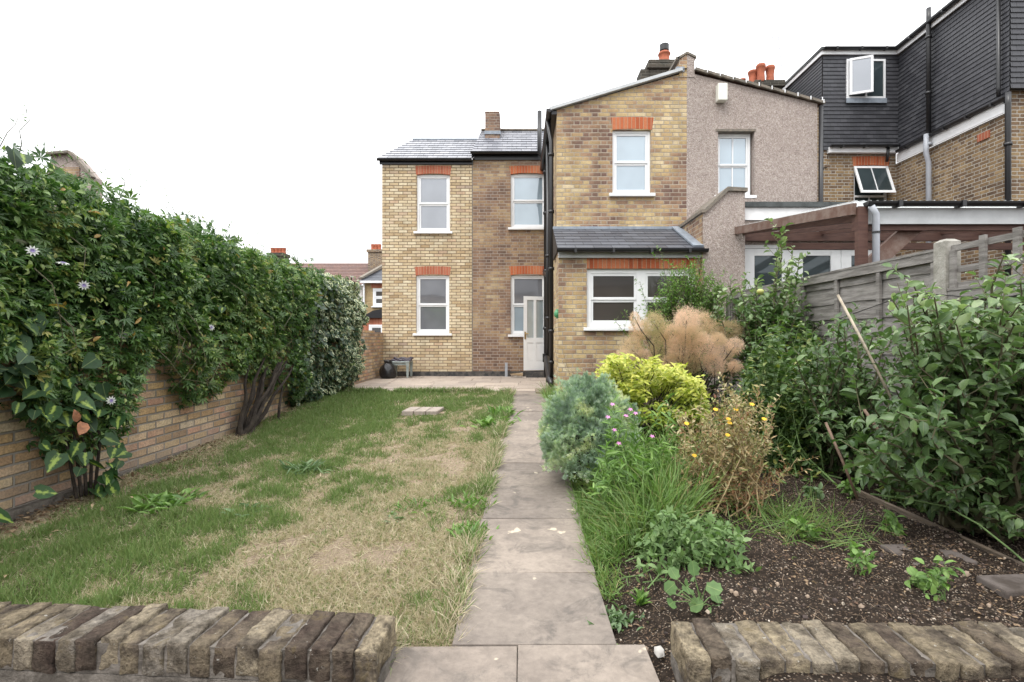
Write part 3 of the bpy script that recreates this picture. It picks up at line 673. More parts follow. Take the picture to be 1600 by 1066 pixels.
m = MB(); m.bar((xs_-.05,HY-.1,ztop_s+.10),(rx_-.05,fy2,ztop_s+.10), .03, .22); m.build('fascia', M['white'], S)
gutter(S, (xs_-.12,HY-.2,ztop_s+.26),(rx_-.1,fy2-.1,ztop_s+.26), .055, brackets=5)
# dormer casement: frame, dark fixed light, left leaf swung outwards
a, b, c, d = dw; y = dy-.05; m = MB(); f = .05
m.box(a, a+f, y, y+.08, c, d); m.box(b-f, b, y, y+.08, c, d); m.box(a+f, b-f, y, y+.08, d-f, d); m.box(a+f, b-f, y, y+.08, c, c+f); m.box((a+b)/2-.02, (a+b)/2+.02, y, y+.07, c+f, d-f)
cw = m.build('window', M['white'], dorm); MB().box(a+f, b-f, y+.02, y+.026, c+f, d-f).build('pane', M['glass_teal'], cw)
MB().box(a-.02, b+.02, y-.02, y+.0, c-.12, c-.002).build('flashing', M['lead'], cw)
an = R(20); lw_ = (b-a)*.52
def Q(u, o, z): return (a+.03+math.cos(an)*u+math.sin(an)*o, y-.02-math.sin(an)*u+math.cos(an)*o-.04, z)
def qb(mb, u0, u1, z0, z1, o0=0, o1=.04): mb.hexa([Q(u0,o0,z0),Q(u1,o0,z0),Q(u1,o1,z0),Q(u0,o1,z0),Q(u0,o0,z1),Q(u1,o0,z1),Q(u1,o1,z1),Q(u0,o1,z1)])
m = MB(); c2, d2 = c+.06, d-.02; qb(m, 0, .055, c2, d2); qb(m, lw_-.055, lw_, c2, d2); qb(m, .055, lw_-.055, d2-.055, d2); qb(m, .055, lw_-.055, c2, c2+.055)
sh = m.build('open_casement', M['white'], cw); m = MB(); qb(m, .055, lw_-.055, c2+.055, d2-.055, .015, .022); m.build('pane', M['glass_grey'], sh)
# pipes on the side wall
def onside(px, off=.08): 
    # point of the side plane seen at column px
    x = rx_-off; return x, x*F/(px-VX)
x, yy = onside(1451, .12)
pipe([(x-.0,yy,8.55),(x,yy,dzt_+.22),(x-.0,yy,dzt_-.0),(x,yy,EYE+.50*x)], .05, 'soil_pipe', root=S, clips=[(x,yy,dzt_-.2),(x,yy,6.6)])
pipe([(x-.05,yy,EYE+.50*x-.0),(x-.06,yy,EYE+.455*x),(x,yy,EYE+.43*x),(x,yy,0)], .055, 'soil_pipe', 'greypipe', S, clips=[(x,yy,EYE+.475*x),(x,yy,4.0)])
x, yy = onside(1560, .12); pipe([(x,yy,dzt_+.1),(x,yy,ztop_s+.5),(x,yy,ztop_s+.33)], .035, root=S)
x, yy = onside(1575, .10); pipe([(x,yy,ztop_s+.32),(x,yy,ztop_s+.1),(x,yy,0)], .05, root=S, clips=[(x,yy,3.5),(x,yy,4.7)])
pipe([(sx1-.3,HY-.15,Z(233,HY)),(sx1-.3,HY-.1,Z(255,HY))], .035, root=S)
MB().box(rx_-.02, rx_+.05, fy2+.35, fy2+.62, ztop_s-.35, ztop_s-.2).build('patched_brick', M['arch2'], S)

# ================================================================== lean-to pergola next door
py2 = 5.35; PG = thing('timber_lean_to', 'red-brown timber lean-to canopy with white fascia beyond the grey fence', 'canopy', (3.6, py2, 0))
lx = 3.55; zf0, zf1 = Z(350,py2), Z(325,py2)
MB().box(lx, lx+6, py2, py2+.03, zf0, zf1).build('fascia', M['grey_fascia'], PG)
gutter(PG, (lx+.06, py2-.05, zf1+.05), (lx+6, py2-.05, zf1+.05), .048, brackets=9)
MB().bar((lx-.03, py2, zf1-.01), (lx-.03, fy-.02, Z(362,fy)), .045, .12).build('barge_board', M['brownworn'], PG)
m = MB()
for k in range(9): m.bar((lx+.1+k*.66, py2+.05, zf0+.10), (lx+.1+k*.66, fy-.05, Z(362,fy)), .05, .12)
m.build('rafters', M['brownwood'], PG)
m = MB(); m.box(lx, lx+6, py2+.035, py2+.09, zf0-.06, zf1-.03); m.box(lx, lx+6, fy-.1, fy-.035, Z(378,fy), Z(364,fy)); m.box(lx, lx+6, 6.9, 6.95, zf0+.0, zf0+.09); m.build('beams', M['brownwood'], PG)
g = G('polycarbonate'); p = g.bsdf((.55,.56,.55), .4); t = g.n('BsdfTranslucent'); t.inputs[0].default_value = (.86,.88,.88,1); ms = g.n('MixShader'); ms.inputs[0].default_value = .8; g.l(p.outputs[0], ms.inputs[1]); g.l(t.outputs[0], ms.inputs[2]); tp = g.n('BsdfTransparent'); tp.inputs[0].default_value = (.9,.92,.92,1); m2 = g.n('MixShader'); m2.inputs[0].default_value = .6; g.l(ms.outputs[0], m2.inputs[1]); g.l(tp.outputs[0], m2.inputs[2]); g.l(m2.outputs[0], g.out.inputs[0]); M['poly'] = g.m
m = MB(); n = 80
for k in range(n):
    x0, x1 = lx-.04+k*6/n, lx-.04+(k+.5)*6/n; x2 = lx-.04+(k+1)*6/n; zA, zB = zf1+.06, Z(357,fy)
    m.face([(x0,py2+.0,zA),(x1,py2+.0,zA+.022),(x1,fy,zB+.022),(x0,fy,zB)]); m.face([(x1,py2+.0,zA+.022),(x2,py2+.0,zA),(x2,fy,zB),(x1,fy,zB+.022)])
m.build('roof_sheet', M['poly'], PG)
x = X(1346,py2); MB().box(x-.05, x+.05, py2-.03, py2+.07-.035, 0, zf1+.01).build('post', M['brownwood'], PG)
m = MB(); m.bar((x+.03, py2+.12, Z(432,py2)), (x+.68, py2+.12, zf0+.03), .05, .17); m.build('brace', M['brownworn'], PG)
x = X(1361.5,py2); m = MB(); m.tube([(x-.05,py2-.07,zf1),(x,py2-.07,zf1-.08),(x,py2-.07,0)], .034, 10); m.build('drainpipe', M['greypipe'], PG, smooth=True)
MB().tube([(x,py2-.07,Z(367,py2)),(x,py2-.07,Z(364,py2))], .04, 10).build('clip', M['black'], PG)

# ================================================================== houses beyond the left wall
B1 = thing('bay_window_house', 'tan brick house with charcoal roof and red bay beyond the boundary wall', 'house', (-9.5, 30, 0)); by = 30
bx = X(568,by); z1 = Z(441,by)
m = MB(); m.face([(bx,by,-1),(bx+9,by,-1),(bx+9,by,z1),(bx,by,z1)]); m.face([(bx,by,-1),(bx,by,z1),(bx,by+8,z1),(bx,by+8,-1)]); m.build('wall', M['brick_far'], B1)
m = MB(); m.tiled((bx-.2,by-.3,z1+.05),(bx+9,by-.3,z1+.05),(bx+9,by+3.5,Z(408,by+3.5)),(bx+1.1,by+3.5,Z(408,by+3.5)), 14, .03, (0,-.7,.7)); rr = m.build('roof', M['slate3'], B1)
MB().bar((bx-.1,by-.3,z1+.2),(bx+1.1,by+3.5,Z(405,by+3.5)+.1), .25, .1).build('verge', M['coping'], rr)
MB().box(bx-.1, bx+9, by-.34, by-.2, z1-.08, z1+.05).build('fascia', M['white'], B1)
MB().box(X(580,by), X(606,by), by-.02, by, Z(450,by), Z(442,by)).build('arch', M['arch2'], B1)
sash(B1, X(583,by), X(606,by), Z(479,by), Z(451,by), by-.1, M['glass_dark'], fw=.1, rw=.08)
m = MB(); m.prism([(X(568,by)+.1,Z(498,by)),(X(606,by),Z(498,by)),(X(606,by),Z(484,by)),(X(590,by),Z(487,by))], by-1.0, by-.02); m.build('bay_roof', M['slate3'], B1)
MB().box(X(572,by), X(606,by), by-.8, by-.02, -1, Z(498,by)).build('bay', M['arch2'], B1)
sash(B1, X(583,by), X(606,by), .2, Z(508,by), by-.9, M['glass_dark'], fw=.12, rw=.06)
MB().tube([(X(568,by)+.05,by-.1,z1),(X(568,by)+.05,by-.1,-1)], .06, 8).build('drainpipe', M['white'], B1)
cy = by+3; a, b = X(575,cy), X(597,cy); m = MB(); m.box(a, b, cy, cy+.9, 4.0, Z(394,cy)); m.box(a-.08, b+.1, cy-.08, cy+1, Z(394,cy), Z(390,cy)); ch = m.build('chimney', M['brick_right'], B1)
for px in (580, 585, 590): MB().lathe((X(px,cy), cy+.4, Z(390,cy)), [(.14,0),(.12,.2),(.14,.4),(.1,.42)]).build('pot', M['terracotta'], ch)
B2 = thing('white_rendered_house', 'white rendered house with brown tiled roof glimpsed right of the hedge', 'house', (-13, 31, 0)); by = 31
m = MB(); m.box(-22, X(566,by), by, by+7, -1, Z(446,by)); m.build('wall', M['white_paint'], B2)
MB().box(X(548,by)-2.4, X(550,by), by-.9, by-.02, -1, Z(449,by)).build('side_return', M['pebble'], B2)
m = MB(); m.tiled((-22,by-.3,Z(446,by)),(X(568,by),by-.3,Z(446,by)),(X(568,by)+.8,by+3.6,Z(411.5,by+3.6)),(-22,by+3.6,Z(411.5,by+3.6)), 14, .03, (0,-.7,.7)); rr = m.build('roof', M['redroof'], B2)
def stack(name, label, px0, px1, ytop, Yd, pots, mat='sooty', z0=3.0):
    r = thing(name, label, 'chimney', (X((px0+px1)/2,Yd), Yd, z0)); a, b = X(px0,Yd), X(px1,Yd); m = MB()
    m.box(a, b, Yd, Yd+.9, z0, Z(ytop+5,Yd)); m.box(a-.06, b+.06, Yd-.06, Yd+.96, Z(ytop+5,Yd), Z(ytop,Yd)); m.build('stack', M[mat], r)
    for px in pots: MB().lathe((X(px,Yd), Yd+.45, Z(ytop,Yd)), [(.15,0),(.12,.15),(.14,.32),(.15,.36),(.1,.37)]).build('pot', M['terracotta'], r)
    return r
stack('chimney_stack', 'distant chimney stack with a row of red pots above the hedge', 419, 441, 395, 31, (421,427,433,438))
B3 = thing('rendered_gable_house', 'gable end of a grey rendered and red brick house above the tall hedge', 'house', (-14, 14, 0)); Yg = 14
m = MB(); pts = [(80,243),(112,240),(120,247),(146,277),(146,330),(60,330)]
m.prism([(X(a,Yg),Z(b,Yg)) for a, b in reversed(pts)], Yg, Yg+.3); m.build('wall', M['pebble'], B3)
MB().box(X(100,Yg), X(125,Yg), Yg-.02, Yg, Z(290,Yg), Z(262,Yg)).build('brick_panel', M['brick_dark'], B3)
m = MB(); q = [(X(a,Yg),Yg-.05,Z(b,Yg)) for a, b in ((78,242),(112,239),(121,247),(148,279))]
for a, b in zip(q[:-1], q[1:]): m.bar(a, b, .15, .07, (0,0,1))
m.build('verge', M['coping'], B3)
# ================================================================== ground sheets
def grid_mesh(name, xs, ys, zf, mat, colf=None, kind='structure', mask=None):
    XX, YY = np.meshgrid(xs, ys); ZZ = zf(XX, YY); nx, ny = len(xs), len(ys)
    v = np.stack([XX, YY, ZZ], -1).reshape(-1, 3).astype(np.float32)
    i = np.arange(ny-1)[:, None]*nx+np.arange(nx-1)[None, :]; i = i.ravel()
    if mask is not None:
        cx = (XX[:-1,:-1]+XX[1:,1:])/2; cyy = (YY[:-1,:-1]+YY[1:,1:])/2; i = i[mask(cx, cyy).ravel()]
    q = np.stack([i, i+1, i+nx+1, i+nx], -1).astype(np.int32)
    me = bpy.data.meshes.new(name); me.vertices.add(len(v)); me.vertices.foreach_set('co', v.ravel())
    me.loops.add(q.size); me.loops.foreach_set('vertex_index', q.ravel())
    me.polygons.add(len(q)); me.polygons.foreach_set('loop_start', np.arange(len(q), dtype=np.int32)*4)
    me.polygons.foreach_set('use_smooth', np.ones(len(q), bool))
    if colf is not None:
        a = me.attributes.new('tint', 'FLOAT', 'POINT'); a.data.foreach_set('value', colf(XX, YY).ravel().astype(np.float32))
    me.update(calc_edges=True); o = link(name, me, mat, None); return tag(o, kind=kind)
def soil_mat():
    g = G('dark_soil'); tc = g.coord(); n = g.noise(tc, 30, 6, .7); v = g.n('TexVoronoi'); v.inputs['Scale'].default_value = 190; g.l(tc, v.inputs['Vector'])
    c = g.ramp(n, [(.25,(.010,.008,.006)),(.5,(.028,.020,.015)),(.75,(.065,.048,.036))])
    q = g.xyz(v.outputs['Color']); c = g.mix(g.math('GREATER_THAN', q[0], .88), c, (.12,.085,.06)); c = g.mix(g.math('GREATER_THAN', q[1], .965), c, (.30,.25,.20))
    g.bsdf(c, .95, g.bump(n, .03), spec=.15); return g.m
M['soil'] = soil_mat()
def lawn_base():
    g = G('lawn_earth'); tc = g.coord(); a = g.n('Attribute', attribute_name='tint'); n = g.noise(tc, 95, 6, .75)
    straw = g.ramp(n, [(.3,(.14,.105,.075)),(.5,(.32,.25,.175)),(.72,(.48,.40,.30))]); gr = g.ramp(n, [(.3,(.03,.035,.015)),(.7,(.10,.12,.04))])
    c = g.mix(g.sstep(a.outputs['Fac'], .25, .75), straw, gr); n2 = g.noise(tc, 3.1, 5, .65)
    c = g.mix(g.math('MULTIPLY', g.sstep(n2, .58, .70), .75), c, g.ramp(n, [(.3,(.06,.045,.035)),(.7,(.20,.15,.11))]))
    g.bsdf(c, .95, g.bump(n, .02), spec=.1); return g.m
def lush(x, Y):
    x = np.asarray(x, float); Y = np.asarray(Y, float)
    s = .85*smooth((-x-.95-.08*(Y-2))/1.0)+.75*smooth((Y-5.6)/2.4)+.30*smooth((x+.75)/.4)*smooth((Y-4)/2)
    s += .5*smooth((-x-.2)/.5)*smooth((2.6-Y)/.5)*.7
    s += (fbm(x*1.7+3, Y*1.1+8, 4)-.5)*2.0+(fbm(x*6, Y*5, 3)-.5)*2.3+(fbm(x*17+5, Y*15, 2)-.5)*1.2
    s *= 1-.75*smooth((x+3.45)/-.01+0) if False else 1
    s -= .42*smooth((3.3-Y)/1.0)*(.4+1.2*fbm(x*2.6+7, Y*2.6, 3))
    s -= .9*smooth((-x-3.0)/.35)*smooth((9-Y)/2)
    return np.clip(s*.74-.02, 0, .85)
def bare(x, Y):
    return smooth((fbm(x*3.1+31, Y*2.6+12, 4)-.58)/.08)*(1-.8*lush(x, Y))*smooth((Y-1.95)/.3)
f32 = np.float32
def far_ground(x, Y): return np.full_like(x, -.66)
o = MB(); o.face([(-400,-200,-.62),(400,-200,-.62),(400,600,-.62),(-400,600,-.62)]); tag(o.build('ground', M['soil']), kind='structure')
PXL = lambda Y: -.285+.014*np.asarray(Y, float)       # left edge of the path
wob = lambda x, Y: (fbm(x*3, Y*3, 4)-.5)*.05+(fbm(x*14, Y*14, 3)-.5)*.02
grid_mesh('lawn', np.linspace(-3.49, -.12, 130), np.concatenate([np.arange(1.6, 4, .03), np.arange(4, 9.2, .06)]), lambda x, Y: np.minimum(lawn_z(x, Y)+wob(x, Y)*.6, path_z(Y)-.012), lawn_base(), lush,
          mask=lambda x, Y: x < PXL(Y)+.03)
def bed_h(x, Y): return bed_z(x, Y)+wob(x, Y)+(fbm(x*7+3, Y*7, 4)-.5)*.07*smooth((x-.55)/.3)*smooth((Y-1.7)/.15)
grid_mesh('soil_bed', np.arange(.25, 3.2, .022), np.concatenate([np.arange(1.35, 4, .022), np.arange(4, 9.3, .06)]), lambda x, Y: np.where(x < .36, path_z(Y)-.03, bed_h(x, Y)), M['soil'])
def stone_mat(name, c1, c2, c3, dirt=.5, scale=1.):
    g = G(name); tc = g.coord(); n = g.noise(tc, 2.2*scale, 6, .65); n2 = g.noise(tc, 25*scale, 6, .7); n3 = g.noise(tc, 5*scale, 6, .7, dist=.8); a = g.n('Attribute', attribute_name='tint')
    c = g.mix(g.sstep(n, .35, .65), c1, c2); c = g.mix(.5, c, g.ramp(n2, [(.3,(.32,.31,.30)),(.7,(.72,.71,.69))]), 'OVERLAY')
    c = g.mix(g.math('MULTIPLY', g.sstep(n3, .50, .66), dirt), c, c3)
    c = g.mix(g.math('MULTIPLY', g.sstep(g.noise(tc, 6.3*scale, 3, .5), .69, .72), .6), c, (.60,.53,.42))
    c = g.mix(1., c, g.ramp(a.outputs['Fac'], [(0,(.82,.81,.80)),(1,(1.1,1.07,1.03))]), 'MULTIPLY')
    g.bsdf(c, .85, g.bump(n2, .006), spec=.3); return g.m
M['path'] = stone_mat('worn_concrete_slab', (.245,.214,.188), (.182,.158,.141), (.118,.105,.095), .8)
M['patio'] = stone_mat('sandstone_patio', (.42,.365,.32), (.35,.305,.27), (.30,.27,.24), .35)
def slabs(name, rects, zf, mat, bev=.003, th=.05):
    m = MB(); tint = []
    r = random.Random(5)
    for (x0, x1, y0, y1) in rects:
        dz = r.uniform(-.004, .004); n0 = len(m.v)
        c = [(x0,y0),(x1,y0),(x1,y1),(x0,y1)]; c = [(a+r.uniform(-.003,.003), b+r.uniform(-.003,.003)) for a, b in c]
        zz = [float(zf(b))+dz+r.uniform(-.003,.003) for a, b in c]
        m.hexa([(a,b,z-th) for (a,b),z in zip(c,zz)]+[(a,b,z) for (a,b),z in zip(c,zz)]); tint += [r.random()]*8
    o = m.build(name, mat, None, bevel=bev); at = o.data.attributes.new('tint', 'FLOAT', 'POINT'); at.data.foreach_set('value', tint)
    return tag(o, kind='structure')
ys = [1.842, 2.41, 3.10, 3.72, 4.33, 4.95, 5.56, 6.18, 6.8, 7.4, 8.02, 8.6, 9.2]
rects = [(float(PXL((a+b)/2)), float(PXL((a+b)/2))+.60, a+.002, b-.002) for a, b in zip(ys[:-1], ys[1:])]
rects += [(-.47,-.018,1.25,1.838),(-.014,.45,1.25,1.838)]
rects = [(a, b-.0, c, d) for a, b, c, d in rects]
slabs('path', rects, path_z, M['path'])
pr = []
y = 9.21; r_ = random.Random(2)
while y < HY-.05:
    x = -3.48+r_.uniform(-.3, 0); d = r_.choice([.44,.6,.6]); y2 = min(y+d, HY-.02)
    while x < .75:
        w_ = r_.choice([.6,.9,.6,.45]); x2 = min(x+w_, .79); pr.append((max(x,-3.48)+.004, x2-.004, y+.004, y2-.004)); x = x2
    y = y2
slabs('patio', [p for p in pr if p[1]-p[0] > .1], lambda Y: path_z(Y)-.0, M['patio'], .004)
tag(MB().box(-3.49, .85, 9.2, HY, -.3, -.012).build('patio_base', M['coping']), kind='structure')
tag(MB().box(-6, 6, -3, 1.22, -.75, -.60).build('lower_terrace', M['path']), kind='structure')
tag(MB().box(-.47, .45, .9, 1.84, -.6, -.172).build('step', M['coping']), kind='structure')

# ================================================================== low brick-on-edge walls in front
def rough_brick(v, f, uv, x0, x1, y0, y1, z0, z1, seed, fn, amp=.0032):
    GX = [0,.07,.35,.65,.93,1]; GYY = [0,.022]+[i/12 for i in range(1,12)]+[.978,1]; GZ = [0,.05,.25,.5,.75,.95,1]
    nx, ny, nz = 5, 14, 6; n0 = len(v); rr = np.random.default_rng(seed)
    idx = {}
    def vid(i, j, k):
        key = (i, j, k)
        if key not in idx:
            p = np.array([GX[i], GYY[j], GZ[k]]); q = p*2-1; L_ = np.array([x1-x0, y1-y0, z1-z0])/2
            # rounded worn corners
            rad = .0045+.003*rr.random(); e = np.maximum(np.abs(q)*L_-(L_-rad), 0); en = np.linalg.norm(e)
            loc = np.sign(q)*(np.minimum(np.abs(q)*L_, L_-rad)+(e/en*min(rad, en) if en > 0 else 0))
            n_ = vnoise(np.array([loc[0]*30+seed*3.1+loc[2]*21]), np.array([loc[1]*26+seed+loc[2]*17]))[0]-.5
            n2 = vnoise(np.array([loc[0]*150+seed*1.7]), np.array([loc[1]*90+loc[2]*120]))[0]-.5
            c = loc*(1+0)+np.sign(q)*(np.abs(q) > .99)*(n_*amp*2.6+n2*amp*1.2)
            idx[key] = len(v); v.append(fn(c+np.array([(x0+x1)/2, (y0+y1)/2, (z0+z1)/2])))
        return idx[key]
    def quad(a, b, c, d): f.append([a, b, c, d])
    for i in range(nx):
        for j in range(ny):
            quad(vid(i,j,nz), vid(i+1,j,nz), vid(i+1,j+1,nz), vid(i,j+1,nz))
    for i in range(nx):
        for k in range(nz):
            quad(vid(i,0,k), vid(i+1,0,k), vid(i+1,0,k+1), vid(i,0,k+1)); quad(vid(i+1,ny,k), vid(i,ny,k), vid(i,ny,k+1), vid(i+1,ny,k+1))
    for j in range(ny):
        for k in range(nz):
            quad(vid(0,j+1,k), vid(0,j,k), vid(0,j,k+1), vid(0,j+1,k+1)); quad(vid(nx,j,k), vid(nx,j+1,k), vid(nx,j+1,k+1), vid(nx,j,k+1))
def edgebrick_mat():
    g = G('weathered_coping_brick'); tc = g.coord(); a = g.n('Attribute', attribute_name='tint'); f = a.outputs['Fac']
    n = g.noise(tc, 18, 7, .72); n2 = g.noise(tc, 6, 5, .65); n3 = g.noise(tc, 75, 4, .7)
    c = g.ramp(f, [(0,(.085,.066,.055)),(.25,(.145,.118,.092)),(.5,(.21,.175,.125)),(.75,(.33,.28,.20)),(1,(.24,.22,.20))])
    c = g.mix(g.sstep(n2, .45, .62), c, g.mix(f, (.07,.05,.042), (.14,.12,.095)))
    c = g.mix(.8, c, g.ramp(n, [(.32,(.08,.07,.06)),(.5,(.46,.45,.43)),(.7,(.85,.83,.78))]), 'OVERLAY')
    c = g.mix(.3, c, g.ramp(n3, [(.35,(.12,.11,.1)),(.65,(.85,.83,.8))]), 'OVERLAY')
    c = g.mix(g.math('MULTIPLY', g.sstep(g.noise(tc, 30, 5, .7), .64, .70), .75), c, (.50,.48,.43))
    c = g.mix(g.math('MULTIPLY', g.sstep(g.noise(tc, 9, 5, .7), .58, .68), .6), c, (.13,.10,.05))
    g.bsdf(c, .95, g.bump(g.math('ADD', n, g.math('MULTIPLY', n3, .7)), .03), spec=.2); return g.m
M['edgebrick'] = edgebrick_mat()
M['mortar'] = plain('dirty_mortar', (.17,.15,.13), .95, .2, 20, .01, c2=(.07,.06,.05))
def coping_wall(label, corner, direction, angle, n, seed):
    wall = thing('low_brick_wall', label, 'wall', (corner[0], corner[1], 0), None)
    ca, sa = math.cos(angle), math.sin(angle); rr = random.Random(seed); v, f, tint = [], [], []
    pitch = .0775; x = 0
    for i in range(n):
        w_ = .067+rr.uniform(-.005, .006); j = rr.uniform(-.008, .008); top = rr.uniform(-.010, .006); tw = rr.uniform(-.05, .05)
        def fn(c, x=x, w_=w_, j=j, top=top, tw=tw):
            lx_ = c[0]*direction+(c[1]-.1)*tw*.4; ly = c[1]+j; return (lx_*ca-ly*sa, lx_*sa+ly*ca, c[2]+top)
        n0 = len(v); nf = len(f); rough_brick(v, f, None, x, x+w_, 0, .215, -.102, 0, seed*100+i, fn)
        if direction < 0:
            for k in range(nf, len(f)): f[k].reverse()
        tint += [rr.random() if i else .72]*(len(v)-n0); x += w_+rr.uniform(.004, .010)
    me = bpy.data.meshes.new('coping'); me.from_pydata(v, [], f); me.update(); at = me.attributes.new('tint', 'FLOAT', 'POINT'); at.data.foreach_set('value', tint)
    me.polygons.foreach_set('use_smooth', [True]*len(me.polygons))
    o = link('coping', me, M['edgebrick'], wall); tag(o, kind=None)
    m = MB()
    def pt(lx_, ly, z): lx_ *= direction; return (corner[0]+lx_*ca-ly*sa, corner[1]+lx_*sa+ly*ca, z)
    m.hexa([pt(.01,.008,-.109),pt(x-.01,.008,-.109),pt(x-.01,.209,-.109),pt(.01,.209,-.109),pt(.01,.008,-.011),pt(x-.01,.008,-.011),pt(x-.01,.209,-.011),pt(.01,.209,-.011)]); m.build('mortar_bed', M['mortar'], wall)
    m = MB(); m.hexa([pt(.0,.006,-.65),pt(x,.006,-.65),pt(x,.21,-.65),pt(.0,.21,-.65),pt(.0,.006,-.112),pt(x,.006,-.112),pt(x,.21,-.112),pt(.0,.21,-.112)]); m.build('brick_base', M['mortar'], wall)
    return wall
coping_wall('low wall topped with worn brick-on-edge coping, left of the paved path', (-.453, 1.564, 0), -1, R(-3.4), 34, 3)
coping_wall('low wall topped with pale worn brick-on-edge coping, in front of the soil bed', (.508, 1.535, 0), 1, R(-1.7), 28, 4)

# ================================================================== left boundary wall
W = thing('garden_wall', 'old yellow and pink brick boundary wall, mostly under the climbing plants at the left', 'wall', (-3.49, 6, 0))
m = MB(); m.box(-3.72, -3.49, .5, 12.0, -.5, 1.14); m.box(-3.70, -3.495, 12.0, HY-.02, -.3, 1.10); m.build('brickwork', M['brick_garden'], W)
m = MB(); m.box(-3.489, -3.43, .5, 9.2, -.5, -.20); m.build('footing', M['mortar'], W)

# ================================================================== foliage tools
def nrm(a): return a/np.maximum(np.linalg.norm(a, axis=-1, keepdims=True), 1e-9)
class Leaves:
    def __init__(s): s.V = []; s.LS = []; s.LI = []; s.U = []; s.T = []; s.nv = 0; s.nl = 0
    def add(s, tmpl, pos, d, n, size, tint, width=None):
        tv, tf, tuv = tmpl; pos = np.asarray(pos, f32); N_ = len(pos)
        if N_ == 0: return s
        d = nrm(np.asarray(d, f32)); n = np.asarray(n, f32); xx = nrm(np.cross(d, n)); zz = np.cross(xx, d)
        size = np.broadcast_to(np.asarray(size, f32), (N_,)); wd = size if width is None else np.broadcast_to(np.asarray(width, f32), (N_,))
        v = pos[:,None]+xx[:,None]*(tv[None,:,0:1]*wd[:,None,None])+d[:,None]*(tv[None,:,1:2]*size[:,None,None])+zz[:,None]*(tv[None,:,2:3]*size[:,None,None])
        s.V.append(v.reshape(-1,3).astype(f32)); K = len(tv)
        li = np.concatenate([np.array(f) for f in tf]); ln = np.array([len(f) for f in tf])
        LI = (li[None]+(np.arange(N_)*K)[:,None]+s.nv).ravel(); s.LI.append(LI.astype(np.int32))
        st = np.concatenate([[0], np.cumsum(ln)[:-1]]); s.LS.append(((st[None]+(np.arange(N_)*len(li))[:,None])+s.nl).ravel().astype(np.int32))
        s.U.append(np.tile(tuv[li], (N_,1)).astype(f32)); s.T.append(np.repeat(np.asarray(np.broadcast_to(tint, (N_,)), f32), K))
        s.nv += N_*K; s.nl += N_*len(li); return s
    def build(s, name, mat, parent=None, smooth=True):
        o0 = worigin(parent); V = np.concatenate(s.V)-np.array(o0, f32); me = bpy.data.meshes.new(name)
        me.vertices.add(len(V)); me.vertices.foreach_set('co', V.ravel()); LI = np.concatenate(s.LI); LS = np.concatenate(s.LS)
        me.loops.add(len(LI)); me.loops.foreach_set('vertex_index', LI); me.polygons.add(len(LS)); me.polygons.foreach_set('loop_start', LS)
        if smooth: me.polygons.foreach_set('use_smooth', np.ones(len(LS), bool))
        uv = me.uv_layers.new(name='UVMap'); uv.data.foreach_set('uv', np.concatenate(s.U).ravel())
        a = me.attributes.new('tint', 'FLOAT', 'POINT'); a.data.foreach_set('value', np.concatenate(s.T)); me.update(calc_edges=True)
        return link(name, me, mat, parent)
def tm(verts, faces, uv=None):
    v = np.array(verts, f32); u = np.array(uv, f32) if uv is not None else np.stack([v[:,0]*2, v[:,1]], -1)
    return (v, faces, u)
T_LEAF = tm([(0,0,0),(-.2,.3,.05),(0,.33,-.02),(.2,.3,.05),(-.19,.65,.02),(0,.67,-.06),(.19,.65,.02),(0,1,-.16)],
            [[0,2,1],[0,3,2],[1,2,5,4],[2,3,6,5],[4,5,7],[5,6,7]], [(0,0),(-1,.3),(0,.3),(1,.3),(-1,.65),(0,.65),(1,.65),(0,1)])
T_BROAD = tm([(0,0,0),(-.22,.22,.10),(0,.25,.0),(.22,.22,.10),(-.28,.52,.10),(0,.55,-.05),(.28,.52,.10),(-.17,.8,-.0),(0,.82,-.13),(.17,.8,-.0),(0,1,-.28)],
            [[0,2,1],[0,3,2],[1,2,5,4],[2,3,6,5],[4,5,8,7],[5,6,9,8],[7,8,10],[8,9,10]],
            [(0,0),(-1,.2),(0,.25),(1,.2),(-1,.5),(0,.5),(1,.5),(-1,.8),(0,.8),(1,.8),(0,1)])
T_DIA = tm([(0,0,0),(-.2,.45,.04),(0,1,-.08),(.2,.45,.04)], [[0,3,2],[0,2,1]], [(0,0),(-1,.4),(0,1),(1,.4)])
T_NARROW = tm([(0,0,0),(-.07,.4,.02),(0,1,-.12),(.07,.4,.02)], [[0,3,2],[0,2,1]], [(0,0),(-1,.4),(0,1),(1,.4)])
T_HEART = tm([(0,0,0),(-.28,-.12,.03),(-.46,.15,.04),(-.36,.55,.0),(0,1,-.12),(.36,.55,.0),(.46,.15,.04),(.28,-.12,.03),(0,.35,-.05)],
            [[0,8,2,1],[2,8,3],[3,8,4],[4,8,5],[5,8,6],[6,8,0,7]], [(0,0),(-.8,0),(-1,.15),(-1,.6),(0,1),(1,.6),(1,.15),(.8,0),(0,.4)])
T_BLADE = tm([(-.5,0,0),(.5,0,0),(.38,.5,.05),(-.38,.5,.05),(0,1,.22)], [[0,1,2,3],[3,2,4]], [(-.5,0),(.5,0),(.4,.5),(-.4,.5),(0,1)])
T_BLADE_B = tm([(-.5,0,0),(.5,0,0),(.42,.4,.08),(-.42,.4,.08),(.3,.75,.3),(-.3,.75,.3),(0,.95,.62)], [[0,1,2,3],[3,2,4,5],[5,4,6]], [(-.5,0),(.5,0),(.4,.4),(-.4,.4),(.3,.7),(-.3,.7),(0,1)])
